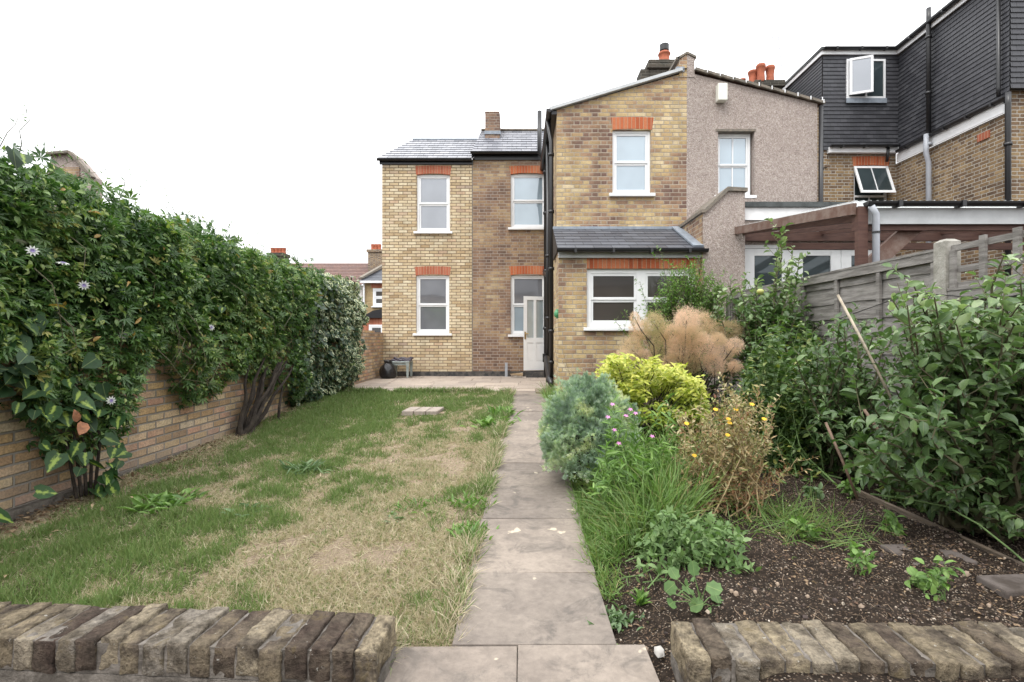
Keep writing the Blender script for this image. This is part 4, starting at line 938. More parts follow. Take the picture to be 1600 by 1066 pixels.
def palmate(n=5, spread=R(150), w=.12):
    v = []; f = []; u = []
    for i in range(n):
        a = -spread/2+spread*i/(n-1); c, s_ = math.cos(a), math.sin(a); L_ = 1-.28*abs(i-(n-1)/2)/((n-1)/2)
        for x, y, z, uu, vv in ((0,0,0,0,0),(-w,.5*L_,.05,-1,.5),(0,L_,-.12,0,1),(w,.5*L_,.05,1,.5)):
            v.append((x*c+y*s_, -x*s_+y*c, z)); u.append((uu, vv))
        b = i*4; f += [[b,b+3,b+2],[b,b+2,b+1]]
    return tm(v, f, u)
T_PALM = palmate(); T_ROS = palmate(7, R(300), .13)
def rnd(n): return nrm(rng.normal(size=(n,3)))
def in_poly(poly, n, Y0, Y1, py_bias=None):
    poly = np.array(poly, float); x0, y0 = poly.min(0); x1, y1 = poly.max(0); out = []; tot = 0
    while tot < n:
        p = np.stack([rng.uniform(x0, x1, n*2), rng.uniform(y0, y1, n*2)], -1); ins = np.zeros(len(p), bool); j = len(poly)-1
        for i in range(len(poly)):
            xi, yi = poly[i]; xj, yj = poly[j]
            c = ((yi > p[:,1]) != (yj > p[:,1])) & (p[:,0] < (xj-xi)*(p[:,1]-yi)/(yj-yi+1e-12)+xi); ins ^= c; j = i
        out.append(p[ins]); tot += ins.sum()
    p = np.concatenate(out)[:n]; Y = rng.uniform(Y0, Y1, n)
    return np.stack([(p[:,0]-VX)*Y/F, Y, EYE-(p[:,1]-VY)*Y/F], -1)
def stems(base, tips, n=8, lean=.5, spread=.06, jit=.02):
    out = []; base = np.asarray(base, float); t = np.linspace(0, 1, n)[:,None]
    for tip in tips:
        b = base+np.array([*rng.normal(0, spread, 2), 0]); mid = b*(1-lean)+tip*lean; mid[2] = b[2]+(tip[2]-b[2])*(.45+.35*rng.random())
        p = b*(1-t)**2+mid*2*t*(1-t)+tip*t*t; p[1:-1] += rng.normal(0, jit, (n-2,3)); out.append(p)
    return out
def tubes(lines, r0, r1, sides=4):
    m = MB()
    for p in lines:
        k = len(p); m.tube([Vector(q) for q in p], [r0+(r1-r0)*i/(k-1) for i in range(k)], sides, cap=False)
    return m
def along(lines, spacing, t0=.35, t1=1.):
    P_, D_ = [], []
    for p in lines:
        seg = np.linalg.norm(np.diff(p, axis=0), axis=1); L_ = np.concatenate([[0], np.cumsum(seg)]); tot = L_[-1]
        s_ = np.arange(tot*t0+rng.random()*spacing, tot*t1+1e-6, spacing)
        if len(s_) == 0: continue
        P_.append(np.stack([np.interp(s_, L_, p[:,i]) for i in range(3)], -1)); k = np.clip(np.searchsorted(L_, s_)-1, 0, len(seg)-1); D_.append(nrm(np.diff(p, axis=0))[k])
    return np.concatenate(P_), np.concatenate(D_)
def side_dirs(D_, out=.8, up=.2):
    n = len(D_); r = rnd(n); r = nrm(r-D_*np.sum(r*D_, 1, keepdims=True)); d = nrm(D_*(1-out)+r*out+np.array([0,0,up])); return d
def normals_up(n, j=.5): return nrm(rng.normal(0, j, (n,3))+np.array([0,0,1.]))
def shrub(name, label, cat, base, tips, mat, tmpl, size, spacing, stemmat, r0=.008, r1=.002, t0=.3, out=.75, up=.1, lean=.5, spread=.06, jit=.02, sub=0, sublen=.2, tint=None, part='foliage', width=None, group=None):
    root = thing(name, label, cat, tuple(base), group); ln = stems(base, tips, lean=lean, spread=spread, jit=jit)
    allp = list(ln)
    if sub:
        P_, D_ = along(ln, sublen*.8, .35); d = side_dirs(D_, .7, .2); 
        for a, b in zip(P_, d):
            L_ = sublen*rng.uniform(.4, 1.1); t = np.linspace(0, 1, 4)[:,None]; allp.append(a+b*L_*t+np.array([0,0,1])*(L_*.25*t*t))
    tubes(allp[:len(ln)], r0, r1, 5) if False else None
    mm_ = tubes(ln, r0, r1, 5)
    for q_ in allp[len(ln):]: mm_.tube([Vector(v_) for v_ in q_], [r1, r1*.8, r1*.6, r1*.5], 3, cap=False)
    mm_.build('stems', stemmat, root)
    P_, D_ = along(allp, spacing, t0); d = side_dirs(D_, out, up); k = len(P_); L = Leaves()
    sz = size*rng.uniform(.55, 1.15, k); L.add(tmpl, P_, d, normals_up(k), sz, rng.random(k) if tint is None else tint(P_, k), None if width is None else sz*width)
    L.build(part, mat, root); return root, P_, ln

GREEN = [(0,(.018,.045,.012)),(.5,(.035,.08,.02)),(.85,(.06,.12,.03)),(1,(.12,.17,.05))]
M['bark'] = plain('dark_twisted_bark', (.022,.016,.012), .95, .3, 12, .01, c2=(.05,.038,.028)); M['twig'] = plain('green_brown_twig', (.12,.11,.06), .8, .2, 10); M['greenstem'] = plain('green_stem', (.12,.20,.06), .7, .2, 10)
M['passion'] = leaf_mat('passion_leaf', [(0,(.036,.085,.024)),(.45,(.078,.155,.043)),(.8,(.155,.24,.075)),(.95,(.26,.32,.09)),(1,(.36,.23,.07))], .38, .3)
M['ivy_big'] = leaf_mat('golden_heart_ivy_leaf', [(0,(.014,.036,.014)),(1,(.030,.072,.022))], .5, .15, ('centre', (.26,.35,.07)), spec=.25)
M['ivy_edge'] = leaf_mat('cream_edged_ivy_leaf', [(0,(.025,.055,.03)),(1,(.055,.10,.05))], .35, .2, ('edge', (.55,.58,.36)))
# ================================================================== climbers on the wall
CL = thing('climbing_plant', 'huge dark green passion flower smothering the left boundary wall, with a twisted trunk', 'climber', (-3.35, 6.1, -.2))
hem = lambda Y: np.interp(Y, [1.2,3.2,3.5,3.7,3.95,4.15,4.3,4.8,5.15,5.5,5.8,6.4,6.8,7.3,7.8,9.3,9.7], [.5,.85,.45,.1,.02,.15,.74,.72,.35,.22,.42,.46,.3,.15,-.1,-.1,.2])
top = lambda Y: 2.19+.10*smooth((4.2-Y)/1.2)+(vnoise(Y*1.3, Y*0+2)-.5)*.18+(vnoise(Y*4.1, Y*0+9)-.5)*.12-.06*smooth((Y-5)/3)
def hedge_pts(n, y0, y1, deep=.10, zlo=0, zhi=1):
    Y = y0*(y1/y0)**rng.random(n) if y0 > 0 else rng.uniform(y0, y1, n); zb_, zt_ = hem(Y)+(vnoise(Y*5, Y*0)-.5)*.2, top(Y); s = zlo+(zhi-zlo)*rng.random(n)
    z = zb_+(zt_-zb_)*s
    bul = np.sqrt(np.clip(1-(2*s-1)**4, 0, 1)); x = -3.42+.26*bul+(fbm(Y*2.2, z*2.2+5)-.5)*.46+(vnoise(Y*8, z*8)-.5)*.10
    back = smooth((s-.86)/.14); x = x-back*rng.random(n)*.75
    return np.stack([x-rng.exponential(deep, n)*(1-back), Y, z], -1), s
L = Leaves()
n = 26000; p, s = hedge_pts(n, 1.3, 9.7); clump = fbm(p[:,1]*2.5+20, p[:,2]*2.5, 3)
ok = rng.random(n) < .45+1.2*(fbm(p[:,1]*4+3, p[:,2]*4+7, 3)-.15); ok &= ~((p[:,1] > 8.0) & (p[:,2] < 1.7) & (rng.random(n) < .85)); p = p[ok]; s = s[ok]; clump = clump[ok]; n = len(p)
d = nrm(np.stack([rng.uniform(.0,1.1,n), rng.normal(0,.7,n), rng.normal(-.35,.5,n)+s*.35], -1)); nn = nrm(np.stack([rng.uniform(.3,1.1,n), rng.normal(0,.4,n), rng.uniform(.2,1.2,n)], -1))
L.add(T_PALM, p, d, nn, rng.uniform(.04,.10,n), np.clip(clump*.85+rng.normal(0,.24,n), 0, .97)+(rng.random(n) > .992)*.2)
n = 9000; p2 = np.stack([rng.uniform(-3.95,-3.45,n), rng.uniform(1.3,9.5,n), np.zeros(n)], -1); p2[:,2] = rng.uniform(0,1,n)*(top(p2[:,1])-.12-.95)+.95
L.add(T_BROAD, p2, rnd(n), rnd(n), rng.uniform(.12,.2,n), rng.random(n)*.3)
n = 3800; p, s = hedge_pts(n, 1.3, 9.2, .03); p[:,0] += .02; kk = rng.random(n)
L.add(T_BROAD, p, nrm(np.stack([rng.uniform(.1,1,n), rng.normal(0,.6,n), rng.normal(-.2,.6,n)], -1)), nrm(np.stack([rng.uniform(.2,1,n), rng.normal(0,.5,n), rng.uniform(.2,1,n)], -1)), rng.uniform(.025,.06,n)*(1+.7*(kk > .96)), np.where(kk > .985, 1., .72+.24*rng.random(n)), rng.uniform(.035,.06,n))
CLf = L.build('foliage', M['passion'], CL)
dl = []
for k in range(26):
    Y = 2.8*(8/2.8)**rng.random(); zt_ = rng.uniform(.8, 1.9); x_ = -3.1+rng.uniform(-.03,.07); dl.append(np.array([[x_-.1,Y,zt_],[x_,Y+rng.normal(0,.06),zt_-.1],[x_+.02,Y+rng.normal(0,.12),zt_-rng.uniform(.2,.3)],[x_-.06,Y+rng.normal(0,.2),zt_-rng.uniform(.35,.5)]]))
for q_ in dl: tubes([q_], .004, .002, 5).build('tendril', M['twig'], CL)
# stray shoots over the top
st_ = []
for k in range(46):
    Y = 1.9*(9.4/1.9)**rng.random(); b = np.array([-3.5+rng.uniform(-.2,.2), Y, float(top(np.array([Y]))[0])-.08]); st_.append(b+np.linspace(0,1,6)[:,None]*np.array([rng.uniform(-.1,.3), rng.normal(0,.15), rng.uniform(.10,.30)])+rng.normal(0,.012,(6,3)))
tubes(st_, .003, .001, 4).build('shoots', M['twig'], CL)
P_, D_ = along(st_, .035, .2); L = Leaves(); L.add(T_NARROW, P_, side_dirs(D_), normals_up(len(P_)), rng.uniform(.03,.06,len(P_)), rng.random(len(P_)), .07); L.build('shoot_leaves', M['passion'], CL)
# trunk of twisted stems
tr = []
for k in range(13):
    y0 = 6.02+rng.normal(0,.07); a = np.array([-3.32+rng.normal(0,.03), y0, -.24]); c = np.array([-3.3+rng.uniform(-.1,.15), y0+rng.uniform(.3,1.0), rng.uniform(.42,.75)]); t = np.linspace(0,1,9)[:,None]
    m1 = (a+c)/2+np.array([.05,-.15+rng.normal(0,.06),-.05]); q = a*(1-t)**2+m1*2*t*(1-t)+c*t*t; q += .018*np.stack([np.sin(t[:,0]*12+k), np.cos(t[:,0]*10+k*2), 0*t[:,0]], -1); tr.append(q)
tubes(tr, .034, .012, 7).build('trunk', M['bark'], CL)
tubes([np.array([[-3.25,6.75,-.2],[-3.22,6.72,.05],[-3.24,6.85,.3],[-3.3,6.7,.55]])], .022, .012, 7).build('side_stem', M['bark'], CL)
# star shaped passion flowers
M['petal'] = plain('white_petal', (.58,.60,.55), .7, .15, 20); M['corona'] = plain('purple_corona', (.28,.22,.45), .6)
def flower(c, d, r):
    d = nrm(np.array(d, float)[None]); a = nrm(np.cross(d, [[0,0,1.]])); b = np.cross(d, a); n = 10; th = np.arange(n)*2*np.pi/n
    dirs = a*np.cos(th)[:,None]+b*np.sin(th)[:,None]+d*.18; L = Leaves(); L.add(T_LEAF, np.repeat([c], n, 0), dirs, np.repeat(d, n, 0), r, 0., r*.75); f_ = L.build('flower', M['petal'], CL)
    th = np.arange(24)*2*np.pi/24; dirs = a*np.cos(th)[:,None]+b*np.sin(th)[:,None]+d*.5; L = Leaves(); L.add(T_NARROW, np.repeat([np.array(c)+d[0]*.004], 24, 0), dirs, np.repeat(d, 24, 0), r*.5, 0., r*.5); L.build('corona', M['corona'], f_)
for px, py, Y, d in ((38,392,3.12,(1,-.7,.3)),(86,412,3.2,(.3,-.2,1)),(183,524,4.02,(1,-.8,.2)),(322,512,5.05,(1,-.6,.3)),(163,626,3.8,(1,-.5,.1)),(20,378,3.15,(0,.4,1)),(352,372,5.5,(.3,0,1)),(120,446,3.5,(1,-1,0))):
    q = P(px, py, Y); flower((max(q.x,-3.5)+.05, Y, q.z), d, .036)
# large golden-hearted ivy near
IV = thing('large_leaved_ivy', 'large-leaved ivy with yellow-hearted leaves spilling down the wall at the far left', 'ivy', (-3.2, 3.7, -.2))
poly = [(-120,470),(20,455),(60,480),(140,580),(185,640),(190,745),(150,775),(110,740),(60,690),(40,640),(0,600),(-120,620)]
tips = in_poly(poly, 60, 3.0, 3.0); tips[:,1] = rng.uniform(2.7,4.0,60)
pp_ = in_poly(poly, 120, 1., 1.); px = pp_[:,0]*F+VX; py = VY-(pp_[:,2]-EYE)*F; Xf = -3.16-rng.exponential(.06,120)+.0; Yv = np.clip(Xf*F/(px-VX), 2.6, 4.4)
pp_ = np.stack([Xf, Yv, EYE-(py-VY)*Yv/F], -1)
ex = np.array([[-3.3,3.15,-.17+.05],[-3.22,3.35,-.05],[-3.2,4.1,0.05],[-3.18,4.0,.0]]); sc = [P(250,428,4.6),P(205,455,4.3),P(150,600,3.8),P(30,555,3.1),P(340,480,5.2),P(8,235,3.05),P(22,240,3.05),P(385,395,5.9),P(140,560,3.7)]
pp_ = np.concatenate([pp_, ex, np.array([(q.x+.05, q.y, q.z) for q in sc])]); n = len(pp_)
L = Leaves(); d = nrm(np.stack([rng.uniform(.0,.9,n), rng.normal(-.1,.8,n), -rng.uniform(.1,1.2,n)], -1)); nn = nrm(np.stack([rng.uniform(.4,1.2,n), rng.normal(-.2,.7,n), rng.uniform(.1,1.1,n)], -1))
L.add(T_HEART, pp_, d, nn, rng.uniform(.075,.15,n), rng.uniform(.2,1,n)); L.build('foliage', M['ivy_big'], IV)
tubes([np.array([[-3.3,3.75+k*.04,-.22],[-3.33+.02*k,3.7+.05*k,.2],[-3.33,3.6+.05*k,.7],[-3.35,3.5+.1*k,1.1]]) for k in range(5)], .012, .005, 6).build('stems', M['bark'], IV)
L = Leaves(); q1 = P(86,676,3.55); q2 = P(56,660,3.5); L.add(T_BROAD, [(-3.02,q1.y-.1,q1.z),(-3.08,q2.y,q2.z)], [(-.2,.5,.5),(.1,-.2,.9)], [(1,-.5,.3),(1,-.6,.1)], [.14,.09], .5); L.build('dead_leaves', plain('terracotta_dead_leaf', (.30,.13,.06), .8, .25, 25, .004, 60, c2=(.16,.07,.035)), IV)
# cream-edged ivy at the far end
IE = thing('variegated_ivy', 'cream-edged small-leaved ivy covering the far end of the boundary wall near the patio', 'ivy', (-3.35, 8.6, -.15))
n = 9000; p, s = hedge_pts(n, 7.0, 9.75, .07); ok = (rng.random(n) < smooth((p[:,1]-6.9-.35*(p[:,2]))/1.5)); p = p[ok]; p[:,0] += .04+.12*smooth((p[:,1]-8.8)/.6); n = len(p)
L = Leaves(); d = nrm(np.stack([rng.uniform(.0,.8,n), rng.normal(0,.6,n), -rng.uniform(.0,1.1,n)], -1)); nn = nrm(np.stack([rng.uniform(.5,1.2,n), rng.normal(-.3,.4,n), rng.uniform(.1,1,n)], -1))
L.add(T_HEART, p, d, nn, rng.uniform(.045,.085,n), np.clip(rng.random(n)*.9+(p[:,1]-8.8)*.25, 0, 1)); 
e = 1500; pe = np.stack([rng.uniform(-3.95,-3.15,e), rng.normal(9.72,.07,e), rng.uniform(.1,2.05,e)], -1); L.add(T_HEART, pe, nrm(np.stack([rng.normal(0,.5,e), rng.uniform(0,.8,e), -rng.uniform(0,1,e)], -1)), nrm(np.stack([rng.normal(.3,.5,e), -rng.uniform(.3,1,e), rng.uniform(.2,1,e)], -1)), rng.uniform(.045,.085,e), rng.random(e))
L.build('foliage', M['ivy_edge'], IE); tubes([np.array([[-3.4,8.3+.25*k,-.1],[-3.35,8.3+.28*k,.6],[-3.3,8.2+.3*k,1.2],[-3.4,8.4+.2*k,1.8]]) for k in range(5)], .014, .006, 5).build('stems', M['bark'], IE)
# ================================================================== grass
M['grass'] = leaf_mat('grass_blade', [(0,(.57,.495,.37)),(.22,(.45,.38,.26)),(.38,(.31,.30,.16)),(.55,(.19,.255,.085)),(.8,(.13,.205,.06)),(1,(.17,.265,.08))], .55, .35, vein=False, spec=.3, tt=(1.,1.04,.82))
def blades(L, x, Y, z, ln, wd, tint, lean=.45, tmpl=T_BLADE):
    n = len(x); d = nrm(np.stack([rng.normal(0,lean,n), rng.normal(0,lean,n), np.ones(n)], -1)); a = rng.uniform(0,2*np.pi,n); nn = np.stack([np.cos(a), np.sin(a), np.zeros(n)], -1)
    L.add(tmpl, np.stack([x, Y, z], -1), d, nn, ln, tint, wd)
L = Leaves(); n = 400000
Y = 1.72*(9.25/1.72)**rng.random(n); x = rng.uniform(-3.44, -.16, n); keep = ~((x > -1.66) & (x < -1.04) & (Y > 6.7) & (Y < 7.3)) & (x < PXL(Y)+.015+.03*(vnoise(Y*9, Y*0+4)-.3)) & (np.abs((x)*F/Y) < 840)
lu = lush(x, Y); br = bare(x, Y); keep &= rng.random(n) > br*.93; keep &= ~((x > -.47) & (Y < 1.86)); tuft = fbm(x*9, Y*9, 2); keep &= rng.random(n) < .25+.75*smooth((tuft-.3)/.4)+.3*(lu < .3)
x, Y, lu = x[keep], Y[keep], lu[keep]; n = len(x); z = np.minimum(lawn_z(x, Y)+wob(x, Y)*.6, path_z(Y)-.012)-.004
green = rng.random(n) < .27+.66*lu; tint = np.where(green, .48+.5*rng.random(n)*(.6+.4*lu), .02+.30*rng.random(n)); wd = (.0022+.0009*Y)*rng.uniform(.6,1.3,n)
ln = np.where(green, .022+.038*lu, .026)*rng.uniform(.6,1.7,n)*(1+.5*smooth((2.3-Y)/.5))
g1 = green; blades(L, x[g1], Y[g1], z[g1], ln[g1], wd[g1], tint[g1], .42)
g2 = ~green; blades(L, x[g2], Y[g2], z[g2]+.005, ln[g2]*1.5, wd[g2]*.75, tint[g2], 2.2)
# ragged fringes: along path, patio edge, back of the coping
for (fx, fY, k) in ((lambda t: PXL(2+6.9*t)-.02, lambda t: 2+6.9*t, 9000), (lambda t: -3.4+3.2*t, lambda t: 9.05+0*t, 7000), (lambda t: -2.3+1.85*t, lambda t: 1.86-.06*t, 7000)):
    t = rng.random(k); x = fx(t)+rng.normal(0,.03,k); Y = fY(t)+rng.normal(0,.05,k); lu = np.clip(lush(x, Y)+.2, 0, 1); gg = rng.random(k) < .25+.7*lu
    ok = (x < PXL(Y)+.03) & (vnoise(x*7, Y*7) > .35) & ~((x > -.45) & (Y < 1.85)); x, Y, lu, gg = x[ok], Y[ok], lu[ok], gg[ok]; k = len(x)
    blades(L, x, Y, lawn_z(x, Y), rng.uniform(.05,.13,k), .0025+.0008*Y, np.where(gg, .5+.45*rng.random(k), .3*rng.random(k)), .5, T_BLADE_B)
tag(L.build('grass', M['grass']), 'patchy lawn grass, green by the wall and scorched to straw in the middle', None, None, 'stuff')['category'] = 'grass'

# leaf litter along the wall foot
M['litter'] = leaf_mat('dry_leaf', [(0,(.09,.05,.03)),(.5,(.19,.125,.075)),(1,(.38,.28,.17))], .8, .1, vein=False)
L = Leaves(); n = 1600; Y = 2.3*(9/2.3)**rng.random(n); x = -3.43+rng.exponential(.14,n); L.add(T_LEAF, np.stack([x, Y, lawn_z(x,Y)+rng.uniform(.005,.03,n)], -1), nrm(np.stack([rng.normal(0,1,n), rng.normal(0,1,n), rng.normal(0,.2,n)], -1)), normals_up(n,.4), rng.uniform(.02,.06,n), rng.random(n))
o = L.build('fallen_leaves', M['litter']); tag(o, 'dry brown fallen leaves along the foot of the boundary wall', 'leaf litter', None, 'stuff')

# broad-leaved weeds in the lawn and by the path
M['weed'] = leaf_mat('weed_leaf', [(0,(.09,.17,.045)),(.5,(.14,.25,.06)),(1,(.21,.33,.09))], .5, .3); M['weed2'] = leaf_mat('grey_weed_leaf', [(0,(.09,.15,.07)),(1,(.17,.25,.12))], .55, .25)
def rosette(label, px, py, n=14, size=.14, mat='weed', tmpl=T_LEAF, up=.5, base=None, group='weeds growing in the lawn', zf=lawn_z, spread=.03, width=.7):
    # ground point seen at the pixel
    Y = 3.
    for _ in range(12):
        x = (px-VX)*Y/F; zz = float(zf(np.array(x), np.array(Y))); Y = (EYE-zz)*F/(py-VY)
    x = (px-VX)*Y/F; r = thing('weed', label, 'weed', (x, Y, zz), group); a = rng.uniform(0,2*np.pi,n); L = Leaves()
    n = int(n*2.8); a = rng.uniform(0,2*np.pi,n); size *= .66; width *= .85; d = np.stack([np.cos(a), np.sin(a), rng.uniform(.3,2.2,n)*up], -1); pos = np.stack([x+rng.normal(0,spread,n), Y+rng.normal(0,spread,n), np.full(n, zz)], -1); s_ = size*rng.uniform(.6,1.2,n)
    L.add(tmpl, pos, d, normals_up(n,.45), s_, rng.random(n), s_*width); L.build('leaves', M[mat], r); return r
rosette('broad tuft of pale green weed near the left wall with grey-green lobes', 262, 790, 34, .20, up=.45, spread=.10)
rosette('bright green weed tuft on the lawn edge beside the path, the nearer of two', 735, 838, 40, .13, up=1.0, spread=.055, width=.5)
rosette('bright green weed tuft on the lawn edge beside the path, the farther of two', 733, 790, 34, .13, up=.8, spread=.06, width=.5)
rosette('dark green grassy weed clump in the middle of the lawn', 478, 738, 34, .20, mat='weed2', up=.7, spread=.06, width=.4)
rosette('small grey-green weed low in the lawn at the left, below the wall stem', 400, 800, 18, .12, mat='weed2', up=.4, spread=.08)
rosette('low green weed patch in the dry middle of the lawn', 655, 795, 22, .11, up=.6, spread=.09, width=.45)
rosette('small weed beside the bare earth patch', 614, 812, 10, .08, mat='weed2', up=.3)
rosette('leafy weed at the top right corner of the lawn where path and patio meet', 768, 664, 40, .22, up=.5, spread=.12)
rosette('yellow-flowered weed at the right edge of the lawn near the patio', 786, 650, 30, .24, up=1.1, spread=.08)
M['yellow'] = plain('yellow_petal', (.80,.48,.02), .6); M['pink'] = plain('pink_petal', (.62,.22,.50), .6)
def blossom(parent, c, r, mat, n=8, d=(0,-.5,.8)):
    d = nrm(np.array(d, float)[None]); a = nrm(np.cross(d, [[0,1.,.1]])); b = np.cross(d, a); th = np.arange(n)*2*np.pi/n; L = Leaves()
    L.add(T_LEAF, np.repeat([np.array(c)], n, 0), a*np.cos(th)[:,None]+b*np.sin(th)[:,None]+d*.2, np.repeat(d, n, 0), r, 0., r*1.1); return L.build('flower', M[mat], parent)

# three small pavers set in the lawn
for k, lab in enumerate(('leftmost of three small pavers set in the lawn near the patio', 'middle one of three small pavers set in the lawn near the patio', 'rightmost of three small pavers set in the lawn near the patio')):
    q = P(645+k*18.5, 638, 7.05); w_ = .152; m = MB(); m.hexa([(q.x-w_/2-.03,6.84,-.12),(q.x+w_/2-.03,6.84,-.12),(q.x+w_/2,7.24,-.12),(q.x-w_/2,7.24,-.12),(q.x-w_/2-.03,6.84,-.022),(q.x+w_/2-.03,6.84,-.022),(q.x+w_/2,7.24,-.018),(q.x-w_/2,7.24,-.018)])
    tag(m.build('paver', M['patio'], None, bevel=.006), lab, 'paver', 'pavers set in the lawn')
# drain cover by the corner
m = MB(); q0 = P(836,607,9.3); m.box(q0.x, q0.x+.33, 8.75, 9.3, -.0, .035); o = m.build('drain_cover', stone_mat('mossy_stone', (.20,.18,.12), (.30,.25,.20), (.10,.11,.05)), None, bevel=.008); tag(o, 'small mossy stone drain cover by the foot of the black pipes', 'drain cover')
m = MB(); m.face([(X(802,12.3),12.35,.012),(X(817,12.3),12.35,.012),(X(817,12.7),12.75,.10),(X(796,12.7),12.75,.06)]); m.box(X(798,12.3),X(816,12.3),12.4,12.74,.0,.04); tag(m.build('stone_offcut', M['brick_right']), 'small sloping stone offcut against the plinth left of the door', 'stone')

# bin bag and plastic table against the house wall
M['bag'] = plain('black_bin_liner', (.012,.012,.014), .28, .1, 6, .02, 14)
RB = thing('rubbish_bag', 'knotted shiny black rubbish bag standing in the corner of the patio', 'rubbish bag', (X(606,12.1), 12.1, .0)); m = MB(); c = (X(606,12.1), 12.1, 0.0)
m.lathe(c, [(.14,.0),(.19,.03),(.205,.11),(.19,.22),(.15,.30),(.10,.345),(.075,.365),(.10,.40),(.09,.44),(.03,.45)], 22); o = m.build('bag', M['bag'], RB, smooth=True)
for v_ in o.data.vertices:
    c_ = v_.co; a_ = math.atan2(c_.y, c_.x); k_ = 1+.16*math.sin(a_*5+c_.z*17)*(.5+c_.z)+.09*math.sin(a_*11+c_.z*37); v_.co.x *= k_; v_.co.y *= k_
ss = o.modifiers.new('s', 'SUBSURF'); ss.levels = ss.render_levels = 1
TB = thing('plastic_table', 'low grey plastic garden table with dark clutter on top behind the rubbish bag', 'table', (X(625,12.4), 12.4, 0)); tx0, tx1 = X(614,12.3), X(641,12.3)
M['plastic'] = plain('grey_green_plastic', (.33,.38,.37), .45)
MB().box(tx0-.06, tx1, 12.15, 12.65, .37, .40).build('tabletop', M['plastic'], TB, bevel=.01); MB().box(tx0, tx1-.03, 12.18, 12.2, .31, .37).build('apron', M['plastic'], TB)
for a, b in ((tx0,12.2),(tx1-.04,12.2),(tx0,12.6),(tx1-.04,12.6)): MB().hexa([(a-.02,b-.025,.012),(a+.02,b-.025,.012),(a+.02,b+.025,.012),(a-.02,b+.025,.012),(a-.035,b-.035,.37),(a+.035,b-.035,.37),(a+.035,b+.035,.37),(a-.035,b+.035,.37)]).build('leg', M['plastic'], TB)
m = MB(); t = np.linspace(0,1,9)
for k in range(5): m.tube([(tx0-.04+(tx1-tx0+.06)*tt, 12.25+.08*k+.02*math.sin(9*tt+k), .415+.02*math.sin(14*tt+k*2)+.012*k) for tt in t], .022, 7)
tag(m.build('plastic_sheeting', plain('purple_black_sheet', (.05,.04,.06), .3), None, smooth=True), 'crumpled dark purple plastic sheeting lying on the grey table', 'plastic sheet')

# ================================================================== right: fence
FX = 3.13; FN = thing('garden_fence', 'weathered grey timber panel fence with concrete posts and a trellis-topped near bay', 'fence', (FX, 5.6, 0))
M['oldwood'] = plain('silvered_fence_board', (.27,.255,.24), .9, .2, 3, .006, 25, c2=(.13,.12,.11), axis=(1,1,10)); M['conc'] = plain('rough_concrete_post', (.36,.345,.31), .9, .2, 12, .006, 70, c2=(.23,.22,.19))
PY = [1.9, 3.72, 5.64, 7.56]; ztp = 1.625
for k, yy in enumerate(PY):
    h_ = (1.67, 1.685, 1.60, 1.6)[k]; m = MB(); a = .055
    m.hexa([(FX-a,yy-a,-.5),(FX+a,yy-a,-.5),(FX+a,yy+a,-.5),(FX-a,yy+a,-.5),(FX-a,yy-a,h_-.012),(FX+a,yy-a,h_-.012),(FX+a,yy+a,h_-.012),(FX-a,yy+a,h_-.012)])
    n0 = len(m.v); m.hexa([(FX-a,yy-a,h_-.012),(FX+a,yy-a,h_-.012),(FX+a,yy+a,h_-.012),(FX-a,yy+a,h_-.012),(FX-.03,yy-.03,h_+.008),(FX+.03,yy-.03,h_+.008),(FX+.03,yy+.03,h_+.008),(FX-.03,yy+.03,h_+.008)])
    m.build('post', M['conc'], FN)
for k in range(3):
    y0, y1 = PY[k]+.058, PY[k+1]-.058; zt_ = ztp if k else 1.32; nb = 11 if k else 9; zb0 = -.12
    m = MB(); hh_ = (zt_-zb0)/nb; r_ = random.Random(k)
    for i in range(nb):
        z0 = zb0+i*hh_; n_ = 6
        for q in range(n_):
            ya, yb = y0+(y1-y0)*q/n_, y0+(y1-y0)*(q+1)/n_; w1, w2 = (.006*math.sin(q*1.7+i*2.3+k), .006*math.sin((q+1)*1.7+i*2.3+k))
            m.hexa([(FX-.016,ya,z0+w1),(FX+.0,ya,z0+w1),(FX+.0,yb,z0+w2),(FX-.016,yb,z0+w2),(FX-.002,ya,z0+hh_*1.12),(FX+.006,ya,z0+hh_*1.12),(FX+.006,yb,z0+hh_*1.12),(FX-.002,yb,z0+hh_*1.12)])
    pn = m.build('fence_panel', M['oldwood'], FN)
    m = MB(); m.box(FX-.045, FX-.017, y0, y1, zt_-.085, zt_-.012); m.box(FX-.05, FX+.02, y0, y1, zt_-.0115, zt_+.008)
    for i in range(4):
        yy = y0+.02+(y1-y0-.04)*i/3; m.box(FX-.042, FX-.018, yy-.021, yy+.021, zb0, zt_-.09)
    m.build('battens', M['oldwood'], pn)
y0, y1 = PY[0]+.06, PY[1]-.06; m = MB()
for zz in (1.345, 1.46, 1.615): m.box(FX-.02, FX-.0, y0, y1, zz-.022, zz+.022)
yy = y1-.03
while yy > y0: m.box(FX-.041, FX-.0205, yy-.022, yy+.022, 1.325, 1.66 if yy < y1-.1 else 1.6); yy -= .235
m.build('trellis', M['oldwood'], FN)
m = MB(); m.tube([P(1440,457,3.95)+Vector((-.06,0,0)), Vector((FX-.12,3.2,1.21)), Vector((FX-.10,2.3,1.35))], .004, 5); m.tube([Vector((FX-.07,5.5,1.04)), P(1440,457,3.95)+Vector((-.06,0,0))], .004, 5); tag(m.build('training_wire', M['black']), 'thin black wire strung along the grey fence behind the apple tree', 'wire')
# next-door clutter glimpsed over the fence
m = MB(); c = P(1462,392,5.0)
m.lathe((c.x, 4.9, c.z-.2), [(.09,0),(.11,.1),(.09,.2),(.04,.23)], 12); tag(m.build('lantern', M['black'], None, smooth=True), 'small dark rounded ornament peeping over the fence beside the concrete post', 'ornament')
